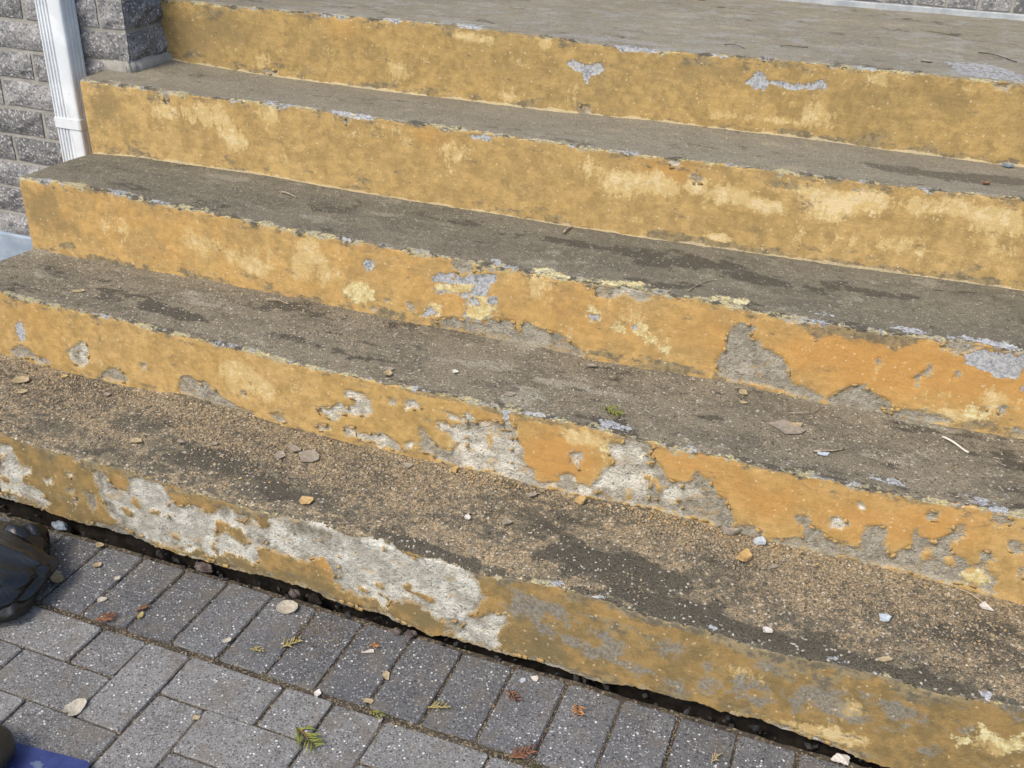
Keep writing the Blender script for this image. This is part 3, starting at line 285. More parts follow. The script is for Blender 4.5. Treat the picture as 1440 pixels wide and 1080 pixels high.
def fbm(x, y, seed=0, oct=4, gain=0.5):
    r = 0; amp = 1; tot = 0
    for i in range(oct):
        r = r + amp * vnoise(x * 2 ** i + 13.7 * i, y * 2 ** i - 7.3 * i, seed + i); tot += amp; amp *= gain
    return r / tot
def sstep(a, b, x):
    t = np.clip((x - a) / (b - a), 0, 1); return t * t * (3 - 2 * t)
def poly_sdf(px, py, poly):
    """signed distance, positive inside"""
    P = np.asarray(poly, float); n = len(P)
    d = np.full(px.shape, 1e9); inside = np.zeros(px.shape, bool)
    for i in range(n):
        a = P[i]; b = P[(i + 1) % n]; e = b - a; L = e @ e + 1e-12
        t = np.clip(((px - a[0]) * e[0] + (py - a[1]) * e[1]) / L, 0, 1)
        dx = px - a[0] - t * e[0]; dy = py - a[1] - t * e[1]
        d = np.minimum(d, dx * dx + dy * dy)
        if a[1] != b[1]:
            c = (a[1] > py) != (b[1] > py)
            inside ^= c & (px < (b[0] - a[0]) * (py - a[1]) / (b[1] - a[1]) + a[0])
    d = np.sqrt(d); return np.where(inside, d, -d)

# ------------------------------------------------------------------ node helpers
class G:
    def __init__(s, name):
        s.m = bpy.data.materials.new(name); s.m.use_nodes = True; s.t = s.m.node_tree; s.t.nodes.clear()
        s.out = s.n('ShaderNodeOutputMaterial'); s.b = s.n('ShaderNodeBsdfPrincipled'); s.l(s.b.outputs[0], s.out.inputs[0])
        s.geo = s.n('ShaderNodeNewGeometry'); s.pos = s.geo.outputs['Position']
    def n(s, t): return s.t.nodes.new(t)
    def l(s, a, b): s.t.links.new(a, b)
    def put(s, sock, v):
        if hasattr(v, 'is_output'): s.l(v, sock)
        elif isinstance(v, (tuple, list)): sock.default_value = (*v, 1.0) if len(v) == 3 and sock.type == 'RGBA' else v
        else: sock.default_value = v
    def vscale(s, sc, v=None):
        m = s.n('ShaderNodeMapping'); s.l(v or s.pos, m.inputs[0]); m.inputs['Scale'].default_value = sc; return m.outputs[0]
    def noise(s, scale, detail=4, rough=0.55, v=None, dist=0.0):
        n = s.n('ShaderNodeTexNoise'); s.l(v or s.pos, n.inputs['Vector']); n.inputs['Scale'].default_value = scale
        n.inputs['Detail'].default_value = detail; n.inputs['Roughness'].default_value = rough; n.inputs['Distortion'].default_value = dist
        return n.outputs[0]
    def vor(s, scale, v=None, feat='F1', out='Color'):
        n = s.n('ShaderNodeTexVoronoi'); n.feature = feat; s.l(v or s.pos, n.inputs['Vector']); n.inputs['Scale'].default_value = scale
        return n.outputs[out]
    def math(s, op, a, b=0.0, c=0.0):
        n = s.n('ShaderNodeMath'); n.operation = op
        for i, v in enumerate((a, b, c)): s.put(n.inputs[i], v)
        return n.outputs[0]
    def ramp(s, v, a, b, c=0.0, d=1.0):
        n = s.n('ShaderNodeMapRange'); n.interpolation_type = 'SMOOTHSTEP'; s.put(n.inputs[0], v)
        for i, x in enumerate((a, b, c, d)): s.put(n.inputs[1 + i], x)
        return n.outputs[0]
    def mix(s, f, a, b, mode='MIX'):
        n = s.n('ShaderNodeMix'); n.data_type = 'RGBA'; n.blend_type = mode
        s.put(n.inputs[0], f); s.put(n.inputs[6], a); s.put(n.inputs[7], b); return n.outputs[2]
    def mul(s, a, b): return s.math('MULTIPLY', a, b)
    def add(s, a, b): return s.math('ADD', a, b)
    def sub(s, a, b): return s.math('SUBTRACT', a, b)
    def mx(s, a, b): return s.math('MAXIMUM', a, b)
    def attr(s, name, out='Fac'):
        n = s.n('ShaderNodeAttribute'); n.attribute_name = name; return n.outputs[out]
    def rnd(s): return s.n('ShaderNodeObjectInfo').outputs['Random']
    def sepx(s, v, i):
        n = s.n('ShaderNodeSeparateXYZ'); s.l(v, n.inputs[0]); return n.outputs[i]
    def bump(s, h, strength=0.5, dist=0.002, nrm=None):
        n = s.n('ShaderNodeBump'); n.inputs['Strength'].default_value = strength; n.inputs['Distance'].default_value = dist
        s.put(n.inputs['Height'], h)
        if nrm: s.l(nrm, n.inputs['Normal'])
        return n.outputs[0]
    def fin(s, col, rough=0.9, nrm=None, spec=0.3, **kw):
        s.put(s.b.inputs['Base Color'], col); s.put(s.b.inputs['Roughness'], rough); s.put(s.b.inputs['Specular IOR Level'], spec)
        if nrm: s.l(nrm, s.b.inputs['Normal'])
        for k, v in kw.items(): s.put(s.b.inputs[k], v)
        return s.m

# ------------------------------------------------------------------ materials
def step_material(name, P):
    g = G(name)
    e = g.attr('edge'); hb = g.attr('hb'); dark = g.attr('dark')
    nL = g.noise(4.5, 2, 0.5); nM = g.noise(21, 5, 0.68); nM2 = g.noise(62, 4, 0.68); nF = g.noise(165, 3, 0.65); nX = g.noise(430, 2, 0.6)
    nP = g.noise(11, 5, 0.70, g.vscale((1.2, 1.2, 0.85))); nG = g.noise(30, 5, 0.74, g.vscale((0.55, 0.55, 1.15))); st = g.noise(1.0, 3, 0.6, g.vscale((70, 70, 12)))
    grain = g.vor(260, None, 'F1', 'Color'); gx = g.sepx(grain, 0); gy = g.sepx(grain, 1)
    # ---- ochre paint: coats of different age, rubbed and scuffed
    fade = g.attr('fade'); warm = g.attr('warm'); hbr = g.noise(1.0, 3, 0.6, g.vscale((14, 14, 150)))
    c = g.mix(g.ramp(nL, 0.40, 0.60), P['A'], P['B'])
    c = g.mix(g.mul(g.ramp(nM, 0.45, 0.58), 0.75), c, P['C'])
    c = g.mix(1.0, c, g.ramp(nM2, 0.38, 0.62, 0.90, 1.09), 'MULTIPLY')
    c = g.mix(g.mul(warm, 0.75), c, (0.40, 0.212, 0.060))
    pz = g.add(g.mul(g.sub(nP, 0.5), 2.6), g.mul(g.sub(nF, 0.5), 0.8))
    c = g.mix(g.mul(g.ramp(g.sub(g.mul(pz, 0.8), fade), 0.15, 0.75), 0.75), c, P['O'])
    pm = g.ramp(g.add(fade, g.add(pz, g.mul(g.sub(st, 0.5), 0.8))), 0.38, 0.62)
    c = g.mix(g.mul(pm, P['pale']), c, (0.46, 0.345, 0.155))
    pm2 = g.ramp(g.add(g.mul(fade, 0.8), g.add(pz, g.mul(g.sub(nM2, 0.5), 2.2))), 0.64, 0.82)
    c = g.mix(g.mul(pm2, P['cream']), c, (0.53, 0.43, 0.25))
    lo = g.ramp(hb, 0.0, 0.05, 1.0, 0.0); hi = g.ramp(e, -0.045, -0.003, 0.0, 1.0)
    gr = g.ramp(g.add(g.add(g.mul(g.mx(g.mul(lo, 0.8), g.mul(hi, P['top'])), 0.135), g.mul(g.mx(dark, 0.0), 0.20)), nG), 0.605, 0.70)
    c = g.mix(g.mul(gr, P['grime']), c, g.mix(g.ramp(nM2, 0.4, 0.6), (0.11, 0.096, 0.068), (0.22, 0.175, 0.095)))
    mm = g.ramp(g.add(g.attr('mould'), g.add(g.mul(g.sub(nM2, 0.5), 0.06), g.mul(g.sub(nF, 0.5), 0.04))), -0.006, 0.006)
    c = g.mix(g.mul(mm, 0.85), c, g.mix(g.ramp(nF, 0.4, 0.6), (0.12, 0.115, 0.098), (0.20, 0.19, 0.16)))
    line = g.mul(g.ramp(g.add(hb, g.mul(g.sub(nM, 0.5), 0.03)), 0.0050, 0.0025), P['line'])
    c = g.mix(line, c, (0.54, 0.46, 0.29))
    c = g.mix(1.0, c, g.ramp(nX, 0.32, 0.68, 0.91, 1.09), 'MULTIPLY')
    c = g.mix(1.0, c, g.ramp(hbr, 0.35, 0.65, 0.96, 1.04), 'MULTIPLY')
    c = g.mix(g.ramp(gx, 0.985, 0.995, 0.0, 0.45), c, (0.58, 0.48, 0.30))
    # ---- tread
    tn = g.noise(8, 5, 0.68, g.vscale((0.8, 1.7, 1)))
    t = g.mix(g.ramp(tn, 0.42, 0.58), P['tA'], P['tB'])
    t = g.mix(g.mul(g.ramp(nM2, 0.48, 0.60), P['tl']), t, P['tC'])
    if P['tstreak'] > 0:
        tn3 = g.noise(1, 4, 0.65, g.vscale((13, 19, 20))); tn4 = g.noise(1, 4, 0.65, g.vscale((10, 15, 20)))
        t = g.mix(g.mul(g.ramp(tn3, 0.52, 0.60), P['tstreak']), t, (0.30, 0.31, 0.315)); t = g.mix(g.mul(g.ramp(tn4, 0.56, 0.64), P['tstreak'] * 0.8), t, (0.26, 0.21, 0.12))
    sandm = g.ramp(g.sub(g.add(g.mul(nM2, 0.5), g.mul(tn, 0.5)), g.mul(g.mx(dark, 0.0), 0.16)), 0.42, 0.52)
    sandf = g.mul(g.mul(g.ramp(gx, 0.22, 0.45), sandm), P['sand'])
    t = g.mix(sandf, t, g.mix(gy, (0.17, 0.13, 0.08), (0.34, 0.262, 0.158)))
    nS = g.noise(5.5, 5, 0.72, g.vscale((0.7, 1.6, 1.0)))
    dkp = g.add(g.mx(dark, 0.0), g.mul(g.sub(nS, 0.54), P['stain'])); lt = g.add(g.mx(g.mul(dark, -1.0), 0.0), g.mul(g.sub(0.47, nS), P['stain']))
    t = g.mix(g.mul(g.ramp(g.add(lt, g.mul(g.sub(nP, 0.5), 2.2)), 0.22, 0.62), 0.85), t, P['tL'])
    t = g.mix(g.mul(g.ramp(g.add(dkp, g.mul(g.sub(nM, 0.5), 1.8)), 0.22, 0.50), 0.88), t, P['tD'])
    t = g.mix(1.0, t, g.ramp(nX, 0.34, 0.66, P['tlo'], 2 - P['tlo']), 'MULTIPLY')
    t = g.mix(g.ramp(gy, 0.955, 0.985, 0.0, P['speck']), t, (0.46, 0.43, 0.36))
    t = g.mix(g.ramp(gy, 0.05, 0.02, 0.0, P['speck']), t, (0.025, 0.022, 0.018))
    tm = g.ramp(g.add(e, g.mul(g.sub(nM2, 0.5), 0.05)), 0.000, 0.0025)
    c = g.mix(tm, c, t)
    # ---- worn nose strip: old pale coats, blue-grey primer, mould
    en = g.noise(19, 5, 0.72); en3 = g.noise(11, 5, 0.7)
    strip = g.ramp(g.add(g.sub(P['strip'], g.math('ABSOLUTE', g.sub(e, 0.002))), g.mul(g.sub(en, 0.5), 0.085)), -0.0015, 0.0015)
    sc = g.mix(g.ramp(nF, 0.42, 0.58), (0.38, 0.33, 0.16), (0.24, 0.22, 0.17))
    sc = g.mix(g.ramp(en3, 0.53, 0.57), sc, g.mix(g.ramp(nF, 0.4, 0.6), (0.15, 0.158, 0.165), (0.33, 0.335, 0.33)))
    sc = g.mix(g.ramp(nG, 0.50, 0.56), sc, (0.07, 0.065, 0.05))
    c = g.mix(g.mul(strip, 0.92), c, sc)
    # ---- traced losses
    wob = g.add(g.add(g.mul(g.sub(nF, 0.5), 0.024), g.mul(g.sub(nM2, 0.5), 0.030)), g.mul(g.sub(nX, 0.5), 0.010))
    bare = g.add(g.attr('bare'), wob); blue = g.add(g.attr('blue'), g.mul(wob, 0.6)); pale = g.add(g.attr('pale'), wob); wh = g.attr('white')
    mb = g.ramp(bare, -0.0007, 0.0007); mB = g.ramp(blue, -0.0007, 0.0007); mP = g.ramp(pale, -0.004, 0.004)
    bc = g.mix(g.ramp(nM2, 0.40, 0.60), P['bA'], P['bB'])
    whm = g.ramp(g.add(wh, g.mul(g.sub(nM, 0.48), 0.10)), -0.012, 0.016)
    bc = g.mix(g.mul(whm, P['wamt']), bc, g.mix(g.ramp(nM, 0.42, 0.60), P['wa'], P['wb']))
    bc = g.mix(g.ramp(nF, 0.58, 0.70, 0.0, 0.45), bc, (0.15, 0.135, 0.11))
    bc = g.mix(1.0, bc, g.ramp(nX, 0.32, 0.66, 1.12, 0.85), 'MULTIPLY')
    bc = g.mix(g.ramp(gx, 0.94, 0.98, 0.0, 0.6), bc, (0.09, 0.08, 0.07))
    bc = g.mix(g.mul(g.ramp(nG, 0.56, 0.62), 0.45), bc, (0.36, 0.24, 0.09))
    film = g.mul(g.ramp(g.add(bare, g.mul(g.sub(nM2, 0.5), 0.02)), 0.010, 0.0), g.ramp(nF, 0.46, 0.60))
    bc = g.mix(g.mul(film, 0.55), bc, (0.40, 0.30, 0.15))
    c = g.mix(mb, c, bc)
    c = g.mix(g.mul(mP, g.ramp(nM2, 0.36, 0.56, 0.35, 0.9)), c, g.mix(g.ramp(nF, 0.42, 0.60), (0.46, 0.38, 0.16), (0.56, 0.52, 0.33)))
    mB = g.mul(mB, g.ramp(g.sub(nM2, g.mul(g.ramp(e, 0.004, 0.012), 0.14)), 0.28, 0.36))
    blc = g.mix(g.ramp(nF, 0.42, 0.58), (0.235, 0.242, 0.250), (0.36, 0.365, 0.368))
    blc = g.mix(g.ramp(nM2, 0.60, 0.66, 0.0, 0.7), blc, (0.10, 0.115, 0.135)); blc = g.mix(g.ramp(nG, 0.60, 0.66, 0.0, 0.6), blc, (0.45, 0.38, 0.18))
    c = g.mix(mB, c, blc)
    rim = g.mul(g.ramp(g.math('ABSOLUTE', g.add(bare, 0.0014)), 0.0, 0.0018, 1.0, 0.0), g.ramp(e, -0.004, 0.0, 1.0, 0.0))
    c = g.mix(g.mul(rim, 0.35), c, (0.52, 0.40, 0.20))
    # ---- relief in metres, one bump
    loss = g.mx(mb, g.mul(mB, 0.6)); rgh = g.mx(mb, tm)
    hgt = g.add(g.mul(loss, -0.0022), g.mul(nX, g.add(g.mul(rgh, 0.0013), 0.0004)))
    hgt = g.add(hgt, g.mul(nF, g.add(g.mul(rgh, 0.0032), 0.0008)))
    if P['sand'] > 0.05: hgt = g.add(hgt, g.mul(gx, g.mul(tm, 0.0012 * P['sand'])))
    return g.fin(c, g.ramp(nM, 0.4, 0.6, 0.78, 0.95), g.bump(hgt, 1.0, 1.0), 0.25)

OCH = dict(A=(0.339, 0.217, 0.085), B=(0.374, 0.233, 0.090), C=(0.256, 0.169, 0.071), O=(0.204, 0.149, 0.067), stain=4.6, pale=0.75, cream=0.6, grime=0.8, strip=0.003, line=0.0, top=0.8,
           tA=(0.118, 0.104, 0.074), tB=(0.152, 0.135, 0.097), tC=(0.191, 0.171, 0.126), tL=(0.237, 0.216, 0.162), tD=(0.060, 0.053, 0.039), tl=0.45, tstreak=0.0, sand=0.25, speck=0.5, tlo=0.70,
           bA=(0.204, 0.185, 0.144), bB=(0.306, 0.280, 0.221), wamt=0.85, wa=(0.367, 0.345, 0.284), wb=(0.541, 0.520, 0.446))
SP = {1: dict(OCH, stain=2.4, A=(0.232, 0.156, 0.060), B=(0.264, 0.172, 0.064), C=(0.151, 0.112, 0.050), O=(0.128, 0.101, 0.050), pale=0.6, cream=0.5, grime=1.0, strip=-0.002, top=1.2, sand=0.95,
              tA=(0.091, 0.080, 0.058), tB=(0.134, 0.114, 0.077), tC=(0.185, 0.156, 0.101), tL=(0.206, 0.175, 0.112), tl=0.6, bA=(0.143, 0.131, 0.103), bB=(0.235, 0.217, 0.171), wamt=1.0, speck=0.7, tlo=0.55,
              wa=(0.316, 0.305, 0.261), wb=(0.469, 0.460, 0.405)),
      2: dict(OCH, A=(0.365, 0.242, 0.088), B=(0.393, 0.263, 0.104), C=(0.295, 0.195, 0.071), grime=0.7, sand=0.22, strip=0.007, wamt=1.0, tlo=0.60, speck=0.6),
      3: dict(OCH, A=(0.383, 0.258, 0.099), B=(0.393, 0.246, 0.087), C=(0.307, 0.209, 0.085), grime=0.9, strip=0.008,
              tA=(0.103, 0.094, 0.069), tB=(0.126, 0.115, 0.084), tC=(0.152, 0.139, 0.102), tL=(0.196, 0.180, 0.135), sand=0.08, speck=0.3, tlo=0.72),
      4: dict(OCH, stain=2.6, A=(0.348, 0.237, 0.091), B=(0.383, 0.265, 0.106), C=(0.276, 0.191, 0.077), pale=0.9, cream=0.75, grime=0.8, strip=0.004, line=0.5,
              tA=(0.160, 0.143, 0.105), tB=(0.183, 0.165, 0.122), tC=(0.211, 0.191, 0.141), tL=(0.247, 0.215, 0.142), tD=(0.088, 0.077, 0.055), tl=0.4, sand=0.0, speck=0.3, tlo=0.80),
      5: dict(OCH, stain=3.0, A=(0.306, 0.214, 0.084), B=(0.338, 0.232, 0.088), C=(0.242, 0.171, 0.070), pale=0.7, cream=0.5, grime=0.8, strip=0.004, line=0.6,
              tA=(0.170, 0.155, 0.116), tB=(0.201, 0.184, 0.139), tC=(0.232, 0.213, 0.163), tL=(0.258, 0.235, 0.168), tl=0.5, tstreak=0.3, sand=0.0, speck=0.2, tlo=0.84)}

def stone_mat(name, a, b, white=0.5, rough=0.9, spk=400, bumpd=0.0015):
    g = G(name); r = g.rnd()
    c = g.mix(g.ramp(g.noise(9, 4, 0.65), 0.40, 0.60), a, b)
    n = g.n('ShaderNodeHueSaturation'); g.l(c, n.inputs['Color']); g.put(n.inputs['Value'], g.ramp(r, 0, 1, 0.80, 1.18)); c = n.outputs[0]
    nx = g.noise(360, 3, 0.7)
    v = g.vor(spk); x = g.sepx(v, 0); y = g.sepx(v, 1); v2 = g.vor(spk * 0.5); x2 = g.sepx(v2, 0); d2 = g.vor(spk * 0.5, None, 'F1', 'Distance')
    c = g.mix(1.0, c, g.ramp(nx, 0.32, 0.68, 0.66, 1.34), 'MULTIPLY')
    c = g.mix(g.ramp(y, 0.35, 0.95, 0.0, 0.55), c, tuple(q * 1.7 for q in a))
    c = g.mix(g.ramp(x, 0.82, 0.92, 0.0, 0.75), c, tuple(q * 0.28 for q in a))
    c = g.mix(g.ramp(x, 0.09, 0.05, 0.0, white), c, (0.36, 0.36, 0.35))
    c = g.mix(g.mul(g.ramp(x2, 0.05, 0.03), g.ramp(d2, 0.45, 0.32)), c, (0.56, 0.55, 0.53))
    c = g.mix(g.mul(g.ramp(x2, 0.97, 0.98), g.ramp(d2, 0.45, 0.32)), c, (0.03, 0.03, 0.032))
    c = g.mix(g.mul(g.ramp(g.noise(15, 5, 0.7), 0.50, 0.62), 0.5), c, (0.115, 0.10, 0.078))
    h = g.bump(g.add(g.mul(nx, 1.0), g.mul(y, 0.4)), 0.8, bumpd)
    return g.fin(c, rough, h, 0.3)
M = {}
M['paver_dark'] = stone_mat('paver_soldier', (0.080, 0.081, 0.084), (0.100, 0.100, 0.100), 0.6)
M['paver'] = stone_mat('paver_field', (0.118, 0.117, 0.113), (0.146, 0.143, 0.137), 0.6)
def brick_mat():
    g = G('split_face_brick'); r = g.rnd()
    c = g.mix(g.ramp(g.noise(22, 6, 0.65), 0.38, 0.62), (0.155, 0.157, 0.16), (0.235, 0.232, 0.228))
    n = g.n('ShaderNodeHueSaturation'); g.l(c, n.inputs['Color']); g.put(n.inputs['Value'], g.ramp(r, 0, 1, 0.72, 1.2)); c = n.outputs[0]
    v = g.vor(210); x = g.sepx(v, 0)
    c = g.mix(g.ramp(x, 0.75, 0.9, 0.0, 0.6), c, (0.05, 0.052, 0.058)); c = g.mix(g.ramp(x, 0.2, 0.08, 0.0, 0.6), c, (0.45, 0.44, 0.42))
    h = g.bump(g.noise(55, 5, 0.7), 0.8, 0.006); h = g.bump(g.noise(260, 4, 0.7), 0.8, 0.002, h)
    return g.fin(c, 0.92, h, 0.25)
M['brick'] = brick_mat()
def plain(name, a, b, scale=20, rough=0.85, bd=0.001, spec=0.3, bs=200):
    g = G(name); c = g.mix(g.ramp(g.noise(scale, 6, 0.65), 0.35, 0.65), a, b)
    return g.fin(c, rough, g.bump(g.noise(bs, 4, 0.7), 0.6, bd), spec)
M['mortar'] = plain('mortar', (0.22, 0.212, 0.19), (0.29, 0.28, 0.25), 30, 0.95, 0.002)
M['parge'] = plain('parging', (0.20, 0.25, 0.31), (0.28, 0.33, 0.39), 14, 0.9, 0.0015)
M['strip'] = plain('grey_painted_base', (0.24, 0.265, 0.28), (0.35, 0.37, 0.38), 18, 0.8, 0.001)
M['white'] = plain('white_aluminium', (0.50, 0.535, 0.555), (0.60, 0.635, 0.655), 30, 0.42, 0.0001, 0.5)
def white_mat():
    g = G('white_aluminium'); st = g.noise(1, 4, 0.65, g.vscale((60, 60, 5)))
    c = g.mix(g.ramp(g.noise(12, 4, 0.6), 0.4, 0.6), (0.53, 0.565, 0.585), (0.60, 0.635, 0.655))
    c = g.mix(g.ramp(st, 0.54, 0.70, 0.0, 0.5), c, (0.34, 0.335, 0.31)); c = g.mix(g.ramp(g.noise(90, 4, 0.7), 0.63, 0.70, 0.0, 0.6), c, (0.25, 0.24, 0.21))
    return g.fin(c, 0.45, None, 0.5)
M['white'] = white_mat()
M['soil'] = plain('shade_black_soil', (0.008, 0.007, 0.006), (0.022, 0.018, 0.014), 40, 1.0, 0.004, 0.1, 120)  # earth colour taken down to black to paint the shade under the stairs
M['stone'] = plain('rubble', (0.045, 0.034, 0.030), (0.11, 0.088, 0.078), 90, 0.95, 0.003)
M['bluestone'] = plain('blue_grey_stone', (0.10, 0.13, 0.16), (0.19, 0.22, 0.25), 60, 0.8, 0.001)
def ground_mat():
    g = G('joint_sand'); v = g.vor(260); x = g.sepx(v, 0); y = g.sepx(v, 1)
    c = g.mix(g.ramp(g.noise(20, 5, 0.65), 0.38, 0.62), (0.042, 0.036, 0.029), (0.078, 0.066, 0.05))
    c = g.mix(g.ramp(x, 0.72, 0.9, 0.0, 0.8), c, g.mix(y, (0.16, 0.12, 0.07), (0.30, 0.25, 0.17)))
    c = g.mix(g.mul(g.ramp(g.noise(12, 5, 0.6), 0.58, 0.68), 0.5), c, (0.05, 0.06, 0.02))
    return g.fin(c, 1.0, g.bump(g.add(g.noise(140, 5, 0.7), x), 0.9, 0.004), 0.1)
M['ground'] = ground_mat()
def attr_mat(name, rough=0.9, bd=0.001, spec=0.25):
    g = G(name); c = g.attr('tint', 'Color')
    c = g.mix(g.ramp(g.noise(180, 4, 0.7), 0.35, 0.7, 0.0, 0.45), c, (0.12, 0.10, 0.07))
    return g.fin(c, rough, g.bump(g.noise(400, 3, 0.6), 0.5, bd), spec)
M['grit'] = attr_mat('grit')
def flake_mat(name, a, b): return plain(name, a, b, 130, 0.85, 0.0006, 0.25, 500)
M['fl_beige'] = flake_mat('dusty_flake', (0.18, 0.155, 0.12), (0.26, 0.225, 0.178))
M['fl_ochre'] = flake_mat('ochre_flake', (0.33, 0.215, 0.085), (0.40, 0.28, 0.13))
M['fl_white'] = flake_mat('white_flake', (0.36, 0.33, 0.29), (0.52, 0.49, 0.44))
M['fl_blue'] = flake_mat('blue_flake', (0.28, 0.33, 0.37), (0.42, 0.46, 0.49))
M['fl_tan'] = flake_mat('tan_flake', (0.24, 0.19, 0.11), (0.34, 0.27, 0.16))
M['leaf'] = flake_mat('dry_leaf', (0.25, 0.225, 0.175), (0.37, 0.34, 0.275))
M['twig'] = flake_mat('twig_wood', (0.19, 0.15, 0.10), (0.32, 0.265, 0.19))
M['stick'] = flake_mat('white_stick', (0.46, 0.43, 0.37), (0.58, 0.55, 0.49))
M['dark_twig_crack'] = flake_mat('dark_twig_crack', (0.05, 0.04, 0.03), (0.10, 0.08, 0.06))
M['green'] = flake_mat('cedar_green', (0.10, 0.125, 0.02), (0.20, 0.205, 0.045))
M['rust'] = flake_mat('cedar_brown', (0.11, 0.05, 0.03), (0.20, 0.10, 0.055))
M['orange'] = flake_mat('cedar_orange', (0.26, 0.125, 0.05), (0.36, 0.19, 0.08))
M['moss'] = flake_mat('dry_moss', (0.20, 0.17, 0.06), (0.30, 0.24, 0.10))
def bag_mat(name, a, b, rough):
    g = G(name); c = g.mix(g.ramp(g.noise(7, 5, 0.6), 0.4, 0.65), a, b)
    h = g.bump(g.noise(1, 5, 0.6, g.vscale((8, 26, 16)), 2.0), 0.30, 0.012)
    return g.fin(c, rough, h, 0.5)
M['bag'] = bag_mat('black_plastic', (0.004, 0.0045, 0.005), (0.010, 0.011, 0.0105), 0.24)
M['olive'] = bag_mat('dark_olive_plastic', (0.012, 0.012, 0.009), (0.026, 0.024, 0.016), 0.36)
def blue_mat():
    g = G('scratched_blue_plastic')
    c = g.mix(g.ramp(g.noise(30, 5, 0.6), 0.35, 0.65), (0.016, 0.024, 0.095), (0.026, 0.038, 0.13))
    s = g.noise(1, 3, 0.5, g.vscale((25, 260, 10))); c = g.mix(g.ramp(s, 0.66, 0.70, 0.0, 0.7), c, (0.22, 0.25, 0.32))
    c = g.mix(g.ramp(g.noise(34, 3, 0.5), 0.64, 0.70, 0.0, 0.7), c, (0.11, 0.14, 0.19))
    return g.fin(c, 0.5, g.bump(g.noise(200, 3, 0.6), 0.3, 0.0005), 0.4)
M['blue'] = blue_mat()

# ------------------------------------------------------------------ ground and pavement
FX0 = 0.1614; FY0 = -0.2009; U = 0.1; SX0 = -0.1105; SP_ = 0.1041
def grid_mesh(x0, x1, y0, y1, nx, ny, zf):
    X, Y = np.meshgrid(np.linspace(x0, x1, nx), np.linspace(y0, y1, ny)); Z = zf(X, Y)
    V = np.stack([X, Y, Z], -1).reshape(-1, 3); i = np.arange((nx - 1) * (ny - 1)); r, c = divmod(i, nx - 1); a = r * nx + c
    return V, np.stack([a, a + 1, a + nx + 1, a + nx], 1)
V, F = grid_mesh(-400, 400, -400, 400, 2, 2, lambda x, y: x * 0 - 0.060)
o = bpy.data.objects.new('ground', fast_mesh('ground', V, F, M['soil'])); link(o); tag(o, 'dark earth under the paving', None, None, 'structure')
pav = empty('pavement', (0, 0, 0)); tag(pav, 'grey concrete paving stones in front of the steps', None, None, 'structure')
V, F = grid_mesh(-2.4, 3.2, -1.6, 0.012, 620, 190, lambda x, y: -0.0050 + 0.0030 * fbm(x * 14, y * 14, 3) + 0.002 * fbm(x * 90, y * 90, 9, 2))
o = bpy.data.objects.new('joint_sand', fast_mesh('joint_sand', V, F, M['ground'], True)); link(o, pav); tag(o, kind='stuff')
def paver_mesh(name, lx, ly, mat, seed):
    r = random.Random(seed); c = 0.0022; zt = 0.0; zb = -0.055
    def ring(ix, z, j):
        hx = lx / 2 - ix; hy = ly / 2 - ix; k = 0.0045
        pts = [(-hx + k, -hy), (hx - k, -hy), (hx, -hy + k), (hx, hy - k), (hx - k, hy), (-hx + k, hy), (-hx, hy - k), (-hx, -hy + k)]
        return [(x + r.uniform(-j, j), y + r.uniform(-j, j), z + r.uniform(-j, j) * 0.4) for x, y in pts]
    vs = ring(0, zb, 0) + ring(0, zt - c * 1.3, 0.0012) + ring(c, zt, 0.0012)
    fs = []
    for q in (0, 1):
        for i in range(8): fs.append((q * 8 + i, q * 8 + (i + 1) % 8, q * 8 + 8 + (i + 1) % 8, q * 8 + 8 + i))
    fs.append(tuple(range(16, 24)))
    me = bpy.data.meshes.new(name); me.from_pydata(vs, [], fs); me.update(); me.materials.append(mat); return me
kinds = {}
for kd, lx, ly, mt in (('s', 0.0985, 0.192, 'paver_dark'), ('V', 0.0965, 0.1965, 'paver'), ('H', 0.1965, 0.0965, 'paver'), ('h', 0.0965, 0.0965, 'paver')):
    kinds[kd] = [paver_mesh('paver', lx, ly, M[mt], q * 7 + ord(kd)) for q in range(5)]
def put_paver(kd, x, y):
    o = bpy.data.objects.new('paver', random.choice(kinds[kd])); o.location = (x + random.uniform(-.0008, .0008), y + random.uniform(-.0008, .0008), random.uniform(-.0022, .0012))
    o.rotation_euler = (random.gauss(0, .004), random.gauss(0, .004), random.gauss(0, .004)); link(o, pav)
for i in range(-14, 27): put_paver('s', SX0 + SP_ * (i + 0.5), -0.0965)
for i in range(-16, 18):
    for j in range(0, 8):
        k = (i - j) % 4; x = FX0 + U * i; y = FY0 - 0.004 - U * j
        if k == 0: put_paver('V', x + .05, y - .1)
        elif k == 1: put_paver('H', x + .1, y - .05)
        elif k == 3 and j == 0: put_paver('h', x + .05, y - .05)

